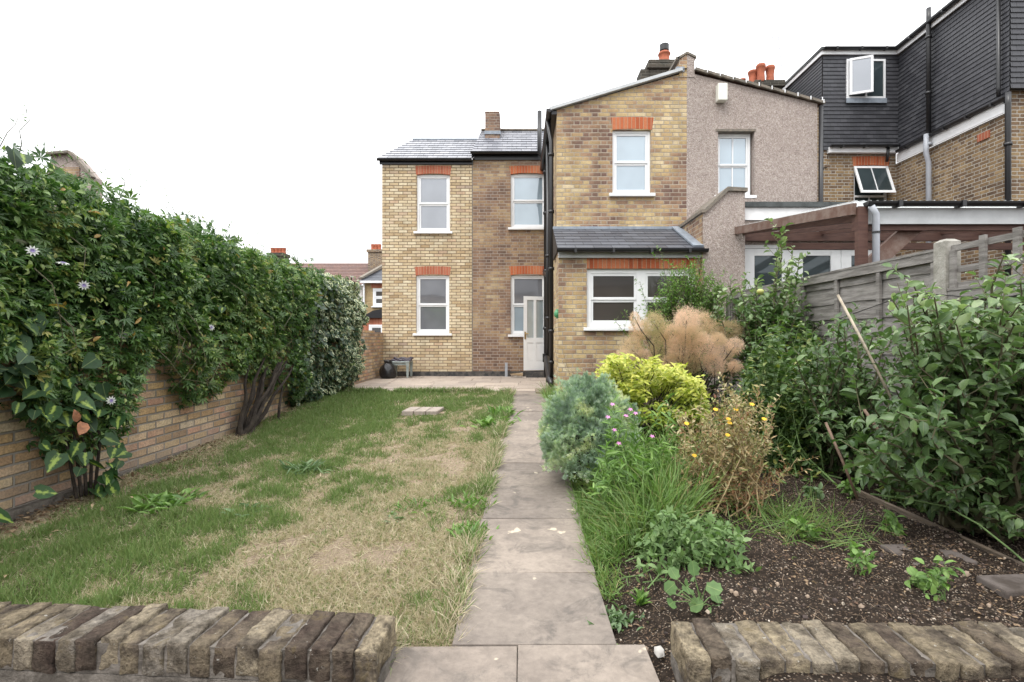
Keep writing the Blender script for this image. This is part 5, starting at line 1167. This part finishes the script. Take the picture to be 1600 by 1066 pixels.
# bamboo canes
M['cane'] = plain('pale_cane', (.42,.36,.27), .6, .2, 15); M['cane2'] = plain('brown_cane', (.20,.13,.09), .7, .2, 15)
for (a, b, Ya, Yb, mt, lab) in (((1309,461),(1392,622),3.6,3.3,'cane','pale bamboo cane leaning in front of the grey fence, its top bare'),((1300,560),(1345,640),4.2,4.0,'cane2','short brown cane half hidden in the dark shrub'),((1350,640),(1412,735),3.1,3.0,'cane2','brown cane slanting down through the apple leaves'),((1290,660),(1340,780),3.3,3.15,'cane2','brown cane low down at the foot of the fence')):
    tag(MB().tube([P(*a, Ya), (P(*a, Ya)+P(*b, Yb))/2+Vector((0,0,.01)), P(*b, Yb)], .009, 7).build('cane', M[mt], None, smooth=True), lab, 'cane', 'garden canes among the shrubs')
# timber edging, concrete slabs on the soil
m = MB(); m.box(2.235, 2.262, 1.3, 4.9, -.25, -.045); tag(m.build('edging_board', plain('damp_brown_board', (.17,.13,.095), .9, .25, 12, .005, c2=(.08,.06,.045), axis=(1,.3,6))), 'weathered timber edging board along the right side of the soil bed', 'edging')
for k, (x0, x1, y0, y1, lab) in enumerate(((1.92,2.2,2.0,2.14,'grey slab lying in the soil by the edging board, the nearer one'),(1.74,2.05,2.24,2.46,'grey slab lying in the soil by the edging board, the farther one'))):
    zz = float(bed_z(2.,2.3))+.012; m = MB(); m.hexa([(x0,y0,zz-.05),(x1,y0+.03,zz-.05),(x1,y1+.02,zz-.05),(x0,y1,zz-.05),(x0,y0,zz),(x1,y0+.03,zz),(x1,y1+.02,zz),(x0,y1,zz)]); tag(m.build('paving_slab', plain('dull_slab', (.12,.10,.09), .9, .3, 10, .006, c2=(.05,.038,.03)), None, bevel=.008), lab, 'slab', 'slabs by the edging board')

# ================================================================== pebbles, twigs on the soil
def pebble_t():
    v = []; 
    for a, b, c in ((0,0,1),(1,0,0),(0,1,0),(-1,0,0),(0,-1,0),(0,0,-1)): v.append((a,b,c))
    for s1 in (1,-1):
        for s2 in (1,-1):
            for s3 in (1,-1): v.append((.62*s1,.62*s2,.62*s3))
    v = np.array(v, f32)
    f = []
    corner = {(s1,s2,s3): 6+i for i, (s1,s2,s3) in enumerate([(a,b,c) for a in (1,-1) for b in (1,-1) for c in (1,-1)])}
    ax = {(0,0,1):0,(1,0,0):1,(0,1,0):2,(-1,0,0):3,(0,-1,0):4,(0,0,-1):5}
    for (n_, i) in ax.items():
        k = [j for j in range(3) if n_[j] == 0]; cs = []
        for a, b in ((1,1),(-1,1),(-1,-1),(1,-1)):
            q = list(n_); q[k[0]] = a; q[k[1]] = b; cs.append(corner[tuple(q)])
        for j in range(4): f.append([i, cs[j], cs[(j+1) % 4]])
    return tm(v, f)
T_PEB = pebble_t()
M['pebbles'] = leaf_mat('garden_pebble', [(0,(.05,.035,.03)),(.4,(.16,.11,.08)),(.7,(.30,.23,.17)),(.9,(.42,.36,.29)),(1,(.65,.62,.56))], .8, 0, vein=False)
L = Leaves(); n = 7000; Y = 1.6*(4.8/1.6)**rng.random(n); x = rng.uniform(.36, 2.9, n); k_ = rng.random(n) < .35+.65*smooth((x-.9)/.6); x, Y = x[k_], Y[k_]; n = len(x); s_ = .0015+.0032*rng.exponential(.6,n)
s_ = np.minimum(s_, .013); L.add(T_PEB, np.stack([x, Y, bed_h(x,Y)+s_*.2], -1), rnd(n), rnd(n), s_, .93*rng.random(n)**2.2, s_*rng.uniform(.6,1.3,n))
n = 16; px = rng.uniform(1,1,n)
for (a, b, s_) in ((1093,973,.013),(1009,968,.017),(1180,935,.012),(1143,940,.013),(1262,930,.012),(1545,950,.013),(1510,900,.02),(1215,920,.012),(1150,945,.016),(1218,843,.010),(1032,812,.01)):
    Y = (EYE+.06)*F/(b-VY); x = (a-VX)*Y/F; L.add(T_PEB, [(x, Y, float(bed_h(np.array(x),np.array(Y)))+s_*.5)], [(1,.3,.2)], [(0,.1,1)], s_*.7, .62, s_*.5)
tag(L.build('pebbles', M['pebbles']), 'scattered small stones and pale chips on the dark soil', None, None, 'stuff')['category'] = 'pebbles'
q = P(1031, 1000, 1.82); L = Leaves(); L.add(T_PEB, [(.50-.015,1.78,-.135)], [(1,.2,.1)], [(0,0,1)], .02, .5); tag(L.build('white_stone', plain('chalk_white', (.50,.48,.45), .9)), 'chalky white stone beside the end of the right low wall', 'stone')
m = MB()
for k in range(170):
    Y = 1.75*(4.2/1.75)**rng.random(); x = rng.uniform(.42, 2.2); a = rng.uniform(0,6.28); l_ = rng.uniform(.02,.09); z = float(bed_h(np.array(x),np.array(Y)))+.006
    m.tube([(x,Y,z),(x+.5*l_*math.cos(a)+rng.normal(0,.006),Y+.5*l_*math.sin(a)+rng.normal(0,.006),z+rng.uniform(0,.02)),(x+l_*math.cos(a),Y+l_*math.sin(a),z+rng.uniform(-.004,.012))], .0009, 4)
q = m.build('dead_twigs', plain('bleached_root', (.30,.22,.15), .8, .2, 20)); tag(q, 'thin bleached roots and twigs lying on the soil', 'twigs', None, 'stuff')

L = Leaves(); n = 5200; Y = 1.75*(4.6/1.75)**rng.random(n); x = rng.uniform(.4, 2.22, n); kk = rng.random(n) < .25+.75*smooth((fbm(x*3+1, Y*3, 3)-.4)/.2); x, Y = x[kk], Y[kk]; n = len(x)
L.add(T_LEAF, np.stack([x, Y, bed_h(x,Y)+rng.uniform(.001,.008,n)], -1), nrm(np.stack([rng.normal(0,1,n), rng.normal(0,1,n), rng.normal(0,.25,n)], -1)), normals_up(n,.5), rng.uniform(.006,.024,n), rng.random(n)*.8)
tag(L.build('mulch', M['litter']), 'brown leaf crumbs and bark flakes strewn over the soil bed', 'mulch', None, 'stuff')
# ================================================================== shrubs of the right bed
M['santo'] = leaf_mat('silver_blue_leaf', [(0,(.27,.35,.30)),(.45,(.42,.51,.43)),(.8,(.57,.63,.50)),(1,(.72,.71,.52))], .75, .45, vein=False)
# silver-blue feathery mound
SB = thing('silver_shrub', 'rounded silver-blue feathery shrub spilling over the path edge', 'shrub', (.52, 3.85, -.06))
def mound(c, r, n, lump=.12, f=5., seed=0, low=-.25):
    d = rnd(n*2); d = d[d[:,2] > low][:n]; k = 1+lump*2*(fbm(np.arctan2(d[:,1],d[:,0])*f/2+seed, d[:,2]*f+seed)-.5)+.5*lump*(vnoise(d[:,0]*f*3+seed, d[:,2]*f*3+d[:,1]*f*3)-.5)
    return np.array(c)+d*np.array(r)*k[:,None], d
L = Leaves(); c = (.51,3.85,.14)
p, d = mound(c, (.345,.40,.53), 24000, .30, 6, 3); p = np.array(c)+(p-np.array(c))*(1+.16*(vnoise(p[:,0]*16+9, p[:,2]*16+p[:,1]*11)-.5)+.10*(vnoise(p[:,0]*38, p[:,2]*38+p[:,1]*29)-.5))[:,None]; dep = rng.exponential(.03,len(p)); p = p-d*dep[:,None]; p = p[p[:,2] > -.13]; d = nrm(p-np.array(c)); n = len(p)
t_ = fbm(p[:,0]*7+4, p[:,2]*7+p[:,1]*5, 3); L.add(T_ROS, p, nrm(d+rnd(n)*.8+np.array([0,0,.4])), nrm(rnd(n)), rng.uniform(.010,.022,n), np.clip((t_-.34)*2.6+rng.normal(0,.15,n), 0, 1))
L.add(T_NARROW, p[::6], nrm(d[::6]+rnd(len(p[::6]))*.5+np.array([0,0,.5])), nrm(rnd(len(p[::6]))), rng.uniform(.02,.04,len(p[::6])), rng.random(len(p[::6])), .015)
L.build('foliage', M['santo'], SB)
tubes(stems((.52,3.85,-.06), c+.8*(mound((0,0,0),(.33,.38,.5),60)[0]), spread=.05), .006, .002, 4).build('stems', M['bark'], SB)
M['lime'] = leaf_mat('lime_yellow_leaf', [(0,(.09,.16,.03)),(.3,(.22,.30,.04)),(.65,(.38,.42,.06)),(1,(.56,.54,.11))], .4, .3)
LM = thing('lime_shrub', 'bright lime-yellow leaved shrub between the silver mound and the smoke bush', 'shrub', (1.1, 4.6, 0)); L = Leaves()
p = in_poly([(932,572),(960,560),(1010,562),(1055,572),(1095,590),(1105,640),(1095,680),(1060,695),(1020,665),(980,640),(935,605)], 3000, 4.2, 4.95); k_ = fbm(p[:,0]*9, p[:,2]*11+p[:,1]*5, 3); p[:,2] += (fbm(p[:,0]*7+2, p[:,1]*7, 3)-.55)*.22; p = p[rng.random(len(p)) < smooth((k_-.32)/.25)]; n = len(p)
th = rng.uniform(0,6.28,n)
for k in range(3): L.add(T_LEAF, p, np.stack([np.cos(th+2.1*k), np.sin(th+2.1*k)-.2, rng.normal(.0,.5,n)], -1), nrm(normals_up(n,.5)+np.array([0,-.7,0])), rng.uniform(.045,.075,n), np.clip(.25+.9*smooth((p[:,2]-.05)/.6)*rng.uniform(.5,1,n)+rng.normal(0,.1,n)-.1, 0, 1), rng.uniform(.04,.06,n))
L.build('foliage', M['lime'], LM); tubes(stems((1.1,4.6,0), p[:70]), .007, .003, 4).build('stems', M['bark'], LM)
# smoke bush: clouds of fine hairs
def fluff():
    g = G('peach_smoke'); a = g.n('Attribute', attribute_name='tint'); c = g.ramp(a.outputs['Fac'], [(0,(.60,.53,.30)),(.35,(.80,.65,.43)),(.7,(.88,.68,.49)),(1,(.92,.74,.60))])
    p = g.bsdf(c, .9, spec=.1); t = g.n('BsdfTranslucent'); g.l(c, t.inputs[0]); ms = g.n('MixShader'); ms.inputs[0].default_value = .6; g.l(p.outputs[0], ms.inputs[1]); g.l(t.outputs[0], ms.inputs[2]); g.l(ms.outputs[0], g.out.inputs[0]); return g.m
M['fluff'] = fluff(); SK = thing('smoke_bush', 'smoke bush with fluffy peach-coloured plumes in front of the kitchen window', 'shrub', (1.75, 5.4, 0)); L = Leaves(); L2 = Leaves()
pl = [(1022,505,.13),(1000,520,.13),(1048,520,.15),(1075,505,.14),(1098,508,.15),(1120,520,.14),(1143,522,.13),(1065,545,.15),(1030,540,.15),(985,545,.13),(1100,545,.14),(1135,548,.13),(975,560,.10),(1010,560,.12),(1080,570,.12),(1148,540,.10),(1115,575,.12),(1050,575,.10),(1090,600,.10),(1135,590,.09),(1105,620,.08),(1060,493,.08),(1150,575,.07),(995,500,.06),(1085,530,.14)]
cs = []
pl = [(a+rng.normal(0,3), b+rng.normal(0,3), r*rng.uniform(.85,1.12)) for a, b, r in pl]+[(1010+rng.uniform(0,140), 505+rng.uniform(0,85), rng.uniform(.05,.08)) for _ in range(10)]
for i, (a, b, r) in enumerate(pl):
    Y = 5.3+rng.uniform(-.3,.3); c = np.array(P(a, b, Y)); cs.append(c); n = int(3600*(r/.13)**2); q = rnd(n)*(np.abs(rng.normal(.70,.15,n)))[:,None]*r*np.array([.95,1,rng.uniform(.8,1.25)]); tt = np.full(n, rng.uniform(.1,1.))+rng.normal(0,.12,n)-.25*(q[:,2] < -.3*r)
    for _ in range(2): q += .25*r*0
    q *= (1+.35*(vnoise(q[:,0]*22+i, q[:,2]*22+q[:,1]*15)-.5))[:,None]
    L.add(T_NARROW, c+q, nrm(q+rnd(n)*r*.7), rnd(n), rng.uniform(.012,.034,n), np.clip(tt, 0, 1), .011)
L.build('plumes', M['fluff'], SK)
n = 900; p = in_poly([(975,560),(1060,560),(1150,560),(1150,640),(1090,640),(990,590)], n, 5.3, 5.9); L2.add(T_BROAD, p, rnd(n)+np.array([0,-.3,.2]), normals_up(n), rng.uniform(.04,.07,n), rng.random(n)); M['leafmid'] = leaf_mat('mid_green_leaf', GREEN, .45, .3); L2.build('foliage', M['leafmid'], SK)
tubes(stems((1.75,5.4,0), np.array(cs)), .012, .004, 5).build('stems', M['bark'], SK)
# fine-leaved climber in front of the window
M['leaflight'] = leaf_mat('fresh_green_leaf', [(0,(.07,.15,.035)),(.5,(.13,.24,.05)),(1,(.22,.34,.09))], .45, .4)
tips = in_poly([(1010,480),(1035,440),(1055,412),(1085,404),(1118,425),(1135,455),(1135,500),(1060,505),(1015,500)], 230, 7.2, 7.8)
tips = np.concatenate([tips, np.array([tuple(P(a, b, 7.6)) for a, b in ((960,500),(985,505),(1000,440),(1045,405),(975,485),(1035,395),(990,480))])])
shrub('window_shrub', 'airy fresh green shrub growing up across the right half of the kitchen window', 'shrub', (2.35,7.6,0), tips, M['leaflight'], T_DIA, .060, .024, M['twig'], .010, .002, .35, .8, .1, sub=1, sublen=.22, spread=.12)
# background leafy mass and apple trees
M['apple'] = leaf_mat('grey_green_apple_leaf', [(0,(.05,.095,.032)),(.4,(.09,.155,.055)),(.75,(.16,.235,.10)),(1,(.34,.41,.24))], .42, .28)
M['darkleaf'] = leaf_mat('dark_shrub_leaf', [(0,(.035,.075,.02)),(.5,(.07,.13,.035)),(.85,(.13,.19,.055)),(1,(.27,.28,.07))], .45, .3)
tips = in_poly([(1112,500),(1116,462),(1150,442),(1185,452),(1225,440),(1245,430),(1255,460),(1290,480),(1340,540),(1350,640),(1300,700),(1180,690),(1165,600),(1168,505)], 170, 5.15, 5.95)
tips = np.concatenate([tips, np.array([tuple(P(a, b, 5.5)) for a, b in ((1228,352),(1222,362),(1240,385),(1232,410),(1170,440),(1140,450),(1185,440),(1250,395),(1150,470))])])
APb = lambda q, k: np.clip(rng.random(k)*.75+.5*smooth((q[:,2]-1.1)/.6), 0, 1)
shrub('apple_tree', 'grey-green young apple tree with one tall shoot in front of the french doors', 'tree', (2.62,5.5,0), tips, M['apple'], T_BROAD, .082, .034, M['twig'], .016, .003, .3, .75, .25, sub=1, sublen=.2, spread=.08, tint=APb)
tips = in_poly([(1165,510),(1200,490),(1260,500),(1320,560),(1330,640),(1320,740),(1250,760),(1190,750),(1150,700),(1140,640),(1170,600)], 230, 3.7, 4.7)
shrub('leafy_shrub', 'dense dark green upright shrub filling the middle of the bed, left of the canes', 'shrub', (1.9,4.2,-.02), tips, M['darkleaf'], T_LEAF, .058, .018, M['greenstem'], .006, .002, .12, .8, -.15, lean=.85, spread=.30, width=1.15)
tips = in_poly([(1240,540),(1300,500),(1350,470),(1400,520),(1420,580),(1400,700),(1360,760),(1290,740),(1240,640)], 80, 3.3, 4.3)
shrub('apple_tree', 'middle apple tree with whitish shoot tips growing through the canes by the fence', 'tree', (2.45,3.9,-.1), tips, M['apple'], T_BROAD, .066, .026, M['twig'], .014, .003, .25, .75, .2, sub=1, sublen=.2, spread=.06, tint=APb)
L_ = [(1345,650),(1345,740),(1365,745),(1350,690),(1400,610),(1420,560),(1450,580),(1500,560),(1420,700),(1440,740),(1480,770),(1540,800),(1570,820),(1520,700)]
tips = in_poly([(1335,650),(1400,600),(1440,540),(1470,440),(1500,480),(1560,430),(1600,385),(1720,360),(1720,860),(1600,825),(1560,800),(1480,765),(1420,750),(1380,735),(1340,700)], 125, 2.15, 3.05)
tips = np.concatenate([tips, np.array([tuple(P(a, b, rng.uniform(2.2,2.8))) for a, b in L_+[(1425,440),(1460,465),(1395,470),(1540,440),(1570,395)]+[(rng.uniform(1400,1600), rng.uniform(455,600)) for _ in range(26)]])])
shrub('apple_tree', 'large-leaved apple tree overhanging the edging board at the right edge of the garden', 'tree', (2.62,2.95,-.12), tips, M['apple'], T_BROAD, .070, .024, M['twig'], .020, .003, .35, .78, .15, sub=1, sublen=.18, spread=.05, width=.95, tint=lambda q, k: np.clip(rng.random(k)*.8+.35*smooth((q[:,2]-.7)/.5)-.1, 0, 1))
M['apple_fruit'] = plain('green_apple_skin', (.45,.30,.10), .4, .2, 10, c2=(.35,.42,.12)); q = P(1188,456,5.2)
tag(MB().lathe((q.x,5.2,q.z-.03), [(.005,0),(.022,.004),(.036,.025),(.034,.045),(.018,.058),(.004,.052)], 12).build('apple', M['apple_fruit'], None, smooth=True), 'single ripening apple on the young tree left of the fence', 'apple')
# undergrowth behind the edging
tips = in_poly([(1290,740),(1400,760),(1500,820),(1600,880),(1640,930),(1600,800),(1400,700),(1300,700)], 90, 2.5, 4.)
tips[:,2] = np.clip(tips[:,2], -.1, .4); tips[:,0] = np.clip(tips[:,0], 2.42, 3.05)
shrub('undergrowth', 'low dark leafy undergrowth between the edging board and the fence', 'plant', (2.7,3.3,-.15), tips, M['darkleaf'], T_BROAD, .06, .03, M['greenstem'], .004, .002, .05, .8, .1, lean=.7, spread=.12)
# pale arching bramble stem
m = MB(); m.tube([P(1360,772,2.7),P(1420,780,2.62),P(1480,792,2.5),P(1530,820,2.4),P(1580,860,2.3),P(1620,895,2.2)], .005, 6); tag(m.build('bramble_stem', M['greenstem'], None, smooth=True), 'long bare green-brown stem arching along the foot of the apple tree', 'stem')

# ---- tall grass and willowherb beside the path
M['tallgrass'] = leaf_mat('tall_green_grass', [(0,(.36,.32,.15)),(.15,(.15,.22,.06)),(.6,(.13,.23,.06)),(1,(.20,.30,.10))], .5, .35, vein=False)
L = Leaves(); p = in_poly([(870,770),(900,760),(960,740),(1040,740),(1090,800),(1060,840),(1000,850),(925,860),(905,830),(890,790)], 3600, 1, 1); px = p[:,0]*F+VX; py = VY-(p[:,2]-EYE)*F
Y = (EYE+.07)*F/(py-VY); x = (px-VX)*Y/F; ok = x > .34; x, Y = x[ok], Y[ok]; n = len(x); h_ = .08+.24*smooth((x-.35)/.4)
blades(L, x, Y, bed_z(x,Y), h_*rng.uniform(.6,1.35,n), .006*rng.uniform(.6,1.3,n), rng.random(n), .62, T_BLADE_B)
tag(L.build('tall_grass', M['tallgrass']), 'tangle of tall light green grass at the path edge in front of the silver shrub', 'grass', None, 'stuff')
L = Leaves(); n = 1500; t = rng.random(n); Y = 2.2+2.2*t; x = .36+rng.exponential(.05,n); blades(L, x, Y, bed_z(x,Y), rng.uniform(.03,.10,n), .005, rng.random(n), .7, T_BLADE_B)
n = 1400; Y = rng.uniform(4.6,8.8,n); x = .40+rng.exponential(.12,n); blades(L, x, Y, bed_z(x,Y), rng.uniform(.08,.30,n), .010, rng.random(n), .5, T_BLADE_B); tag(L.build('verge_grass', M['tallgrass']), 'short ragged grass fringe along the right edge of the path', 'grass', None, 'stuff')
wt = np.array([tuple(P(a, b, rng.uniform(2.95,3.3))) for a, b in ((957,630),(950,650),(975,650),(990,640),(962,670),(968,692),(1018,680),(1000,650),(1040,620),(1010,700),(985,710),(945,700),(1030,690),(1055,660),(1025,640))]+[tuple(P(rng.uniform(930,1060), rng.uniform(690,790), rng.uniform(2.8,3.2))) for _ in range(26)])
r_, P_, ln = shrub('willowherb', 'willowherb with small pink flowers rising beside the silver shrub', 'wildflower', (.72,3.1,-.05), wt, M['weed'], T_LEAF, .085, .014, M['greenstem'], .004, .0015, .1, .75, .1, lean=.9, spread=.10, width=.45)
for a, b in ((957,632),(950,652),(978,650),(960,672),(967,693),(1019,682),(985,640),(993,646)): blossom(r_, tuple(P(a, b, 3.0)), .017, 'pink', 5)
# nettle clump
M['nettle'] = leaf_mat('nettle_leaf', [(0,(.08,.15,.045)),(.5,(.125,.21,.07)),(1,(.20,.29,.12))], .6, .28)
tips = in_poly([(985,870),(1005,805),(1045,780),(1095,790),(1140,820),(1185,860),(1185,900),(1130,915),(1060,910),(1000,900)], 120, 2.15, 2.8)
shrub('nettle_clump', 'grey-green nettle clump behind the end of the right low wall', 'weed', (.88,2.45,-.08), tips, M['nettle'], T_LEAF, .046, .014, M['greenstem'], .003, .0015, .15, .8, .0, lean=.85, spread=.20, width=1.05)
L = Leaves(); c = (.68,1.92,-.05); gr = thing('broad_leaved_weed', 'round scalloped leaves of a blue-green weed just behind the right low wall', 'weed', c)
p = np.array([tuple(P(a, b, rng.uniform(1.9,2.0))) for a, b in ((1085,900),(1104,915),(1072,918),(1098,940),(1078,948),(1112,948),(1058,905),(1092,925),(1040,925),(1052,940),(1030,905),(1118,930))]); n = len(p)
R12 = [(0,0,0)]+[(.5*math.cos(t_)*(1+.16*(i%2)), .5+.5*math.sin(t_)*(1+.16*(i%2)), .10*(i%2)) for i, t_ in enumerate(np.linspace(-math.pi/2+.3, 3*math.pi/2-.3, 14))]
T_ROUND = tm(R12, [[0,i,i+1] for i in range(1,14)]); L.add(T_ROUND, p, nrm(np.stack([rng.normal(0,.5,n), rng.normal(-.3,.4,n), rng.uniform(-.2,.5,n)], -1)), nrm(np.stack([rng.normal(0,.2,n), rng.uniform(-1,-.4,n), rng.uniform(.5,1,n)], -1)), rng.uniform(.038,.056,n), rng.random(n)*.3); L.build('leaves', M['nettle'], gr)
tubes([np.stack([np.array(c), (np.array(c)+q)/2+[0,0,.01], q]) for q in p], .002, .0015, 4).build('stems', M['greenstem'], gr)
rosette('pale lime upright weed with strap leaves in the gap beside the path', 1000, 945, 9, .105, up=1.3, group='small weeds on the soil', zf=bed_z, spread=.008, width=.7)
rosette('low round-leaved weed overhanging the path slab corner', 962, 972, 26, .075, mat='weed2', tmpl=T_BROAD, up=.7, group='small weeds on the soil', zf=bed_z, spread=.045)
rosette('tiny weed growing from the slab joint by the right low wall', 960, 1012, 8, .03, tmpl=T_BROAD, up=.5, group='small weeds on the soil', zf=bed_z, spread=.012)
def seedling(label, px, py, h_=.16, size=.042, mat='weed'):
    Y = (EYE+.05)*F/(py-VY); x = (px-VX)*Y/F; zz = float(bed_z(np.array(x), np.array(Y))); tips = np.array([(x+rng.normal(0,.035), Y+rng.normal(0,.03), zz+h_*rng.uniform(.4,1)) for _ in range(5)])
    return shrub('seedling', label, 'weed', (x,Y,zz), tips, M[mat], T_BROAD, size, .022, M['greenstem'], .002, .001, .3, .85, .1, lean=.6, spread=.012, group='small weeds on the soil')
seedling('bright seedling in the middle of the soil bed, left of the pair', 1338, 900, .13)
seedling('taller bright seedling on the soil near the right low wall, right of the pair', 1472, 938, .17)
seedling('small leafy seedling beside the dead orange leaf on the soil', 1428, 915, .07, .04)
seedling('little green weed near the timber edging, farther back', 1400, 840, .10, .05)
seedling('green weed tuft on soil right of the tall grass', 1270, 845, .12, .05)
seedling('low weed at the back of the soil under the dark shrub', 1262, 782, .08, .05, 'weed2')
seedling('low weed by the foot of the apple tree edging', 1330, 775, .10, .05)
L = Leaves(); n = 900; a = P(1240,820,2.7); x = a.x+rng.normal(0,.17,n); Y = 2.75+rng.normal(0,.16,n); x = x[:450]; Y = Y[:450]; blades(L, x, Y, bed_z(x,Y), rng.uniform(.08,.22,450), .004, .75*rng.random(450), 1.2, T_BLADE_B)
tag(L.build('grass_tussock', M['tallgrass']), 'sprawling green grass tussock on the soil between nettles and seedlings', 'grass', None, 'stuff')
# dried marigold
M['dry'] = leaf_mat('dry_straw_stem', [(0,(.16,.06,.03)),(.35,(.26,.15,.07)),(.65,(.36,.28,.14)),(.85,(.22,.25,.08)),(1,(.44,.38,.22))], .7, .2, vein=False); M['drystem'] = plain('straw_stem', (.33,.25,.13), .8, .2, 15)
tips = in_poly([(1050,690),(1062,632),(1120,610),(1165,600),(1205,630),(1200,700),(1205,760),(1100,780),(1055,740)], 100, 2.8, 3.4); tips = np.concatenate([tips, np.array([tuple(P(a, b, 3.)) for a, b in ((1180,610),(1246,715),(1200,630),(1140,640),(1150,655),(1230,740),(1200,660))])])
r_, P_, ln = shrub('dried_marigold', 'dried straw-brown marigold plant with a few orange flowers', 'plant', (1.18,3.0,-.03), tips, M['dry'], T_DIA, .035, .016, M['drystem'], .004, .0015, .05, .75, .15, sub=1, sublen=.14, lean=.9, spread=.10, tint=lambda q, k: np.clip(smooth((q[:,2]+.1)/.45)*.65+rng.normal(.1,.28,k), 0, 1))
for a, b in ((1140,661),(1137,680),(1175,632),(1194,655),(1118,640),(1085,712),(1073,662),(1138,655),(1150,640)): blossom(r_, tuple(P(a, b, 2.85)), .016, 'yellow', 9)
for k in range(60): q = tips[rng.integers(len(tips))]; m = MB(); m.lathe((q[0]+rng.normal(0,.02), q[1]+rng.normal(0,.02), q[2]-rng.uniform(0,.06)), [(.002,0),(.007,.005),(.005,.012),(.001,.014)], 6).build('seed_head', M['drystem'], r_)
# bleached dry stalks against the kitchen wall
tips = np.array([tuple(P(a, b, 8.0)) for a, b in ((872,560),(880,545),(888,575),(905,560),(922,548),(932,555),(898,590),(915,580))])
shrub('dry_stalks', 'thin bleached dry stalks standing against the kitchen wall corner', 'plant', (.9,7.95,0), tips, M['drystem'], T_NARROW, .05, .05, M['drystem'], .005, .002, .4, .6, .3, spread=.22, lean=.5)

# terrace of houses behind the camera: the garden's other end, seen only as reflections in the window panes
T = thing('terraced_house', 'brick houses at the opposite end of the garden, seen only mirrored in windows', 'house', (0, -24, -.6))
m = MB(); m.box(-16, 10, -32, -24, -.6, 5.2); m.build('wall', M['brick_right'], T)
m = MB(); m.prismx([(-32.3,5.2),(-28,7.8),(-23.7,5.2)], -16.2, 10.2); m.build('roof', M['slate3'], T)
for x in (-12, -4.5, 3.5): MB().box(x, x+1.1, -28.5, -27.6, 7.0, 9.0).build('chimney', M['sooty'], T)
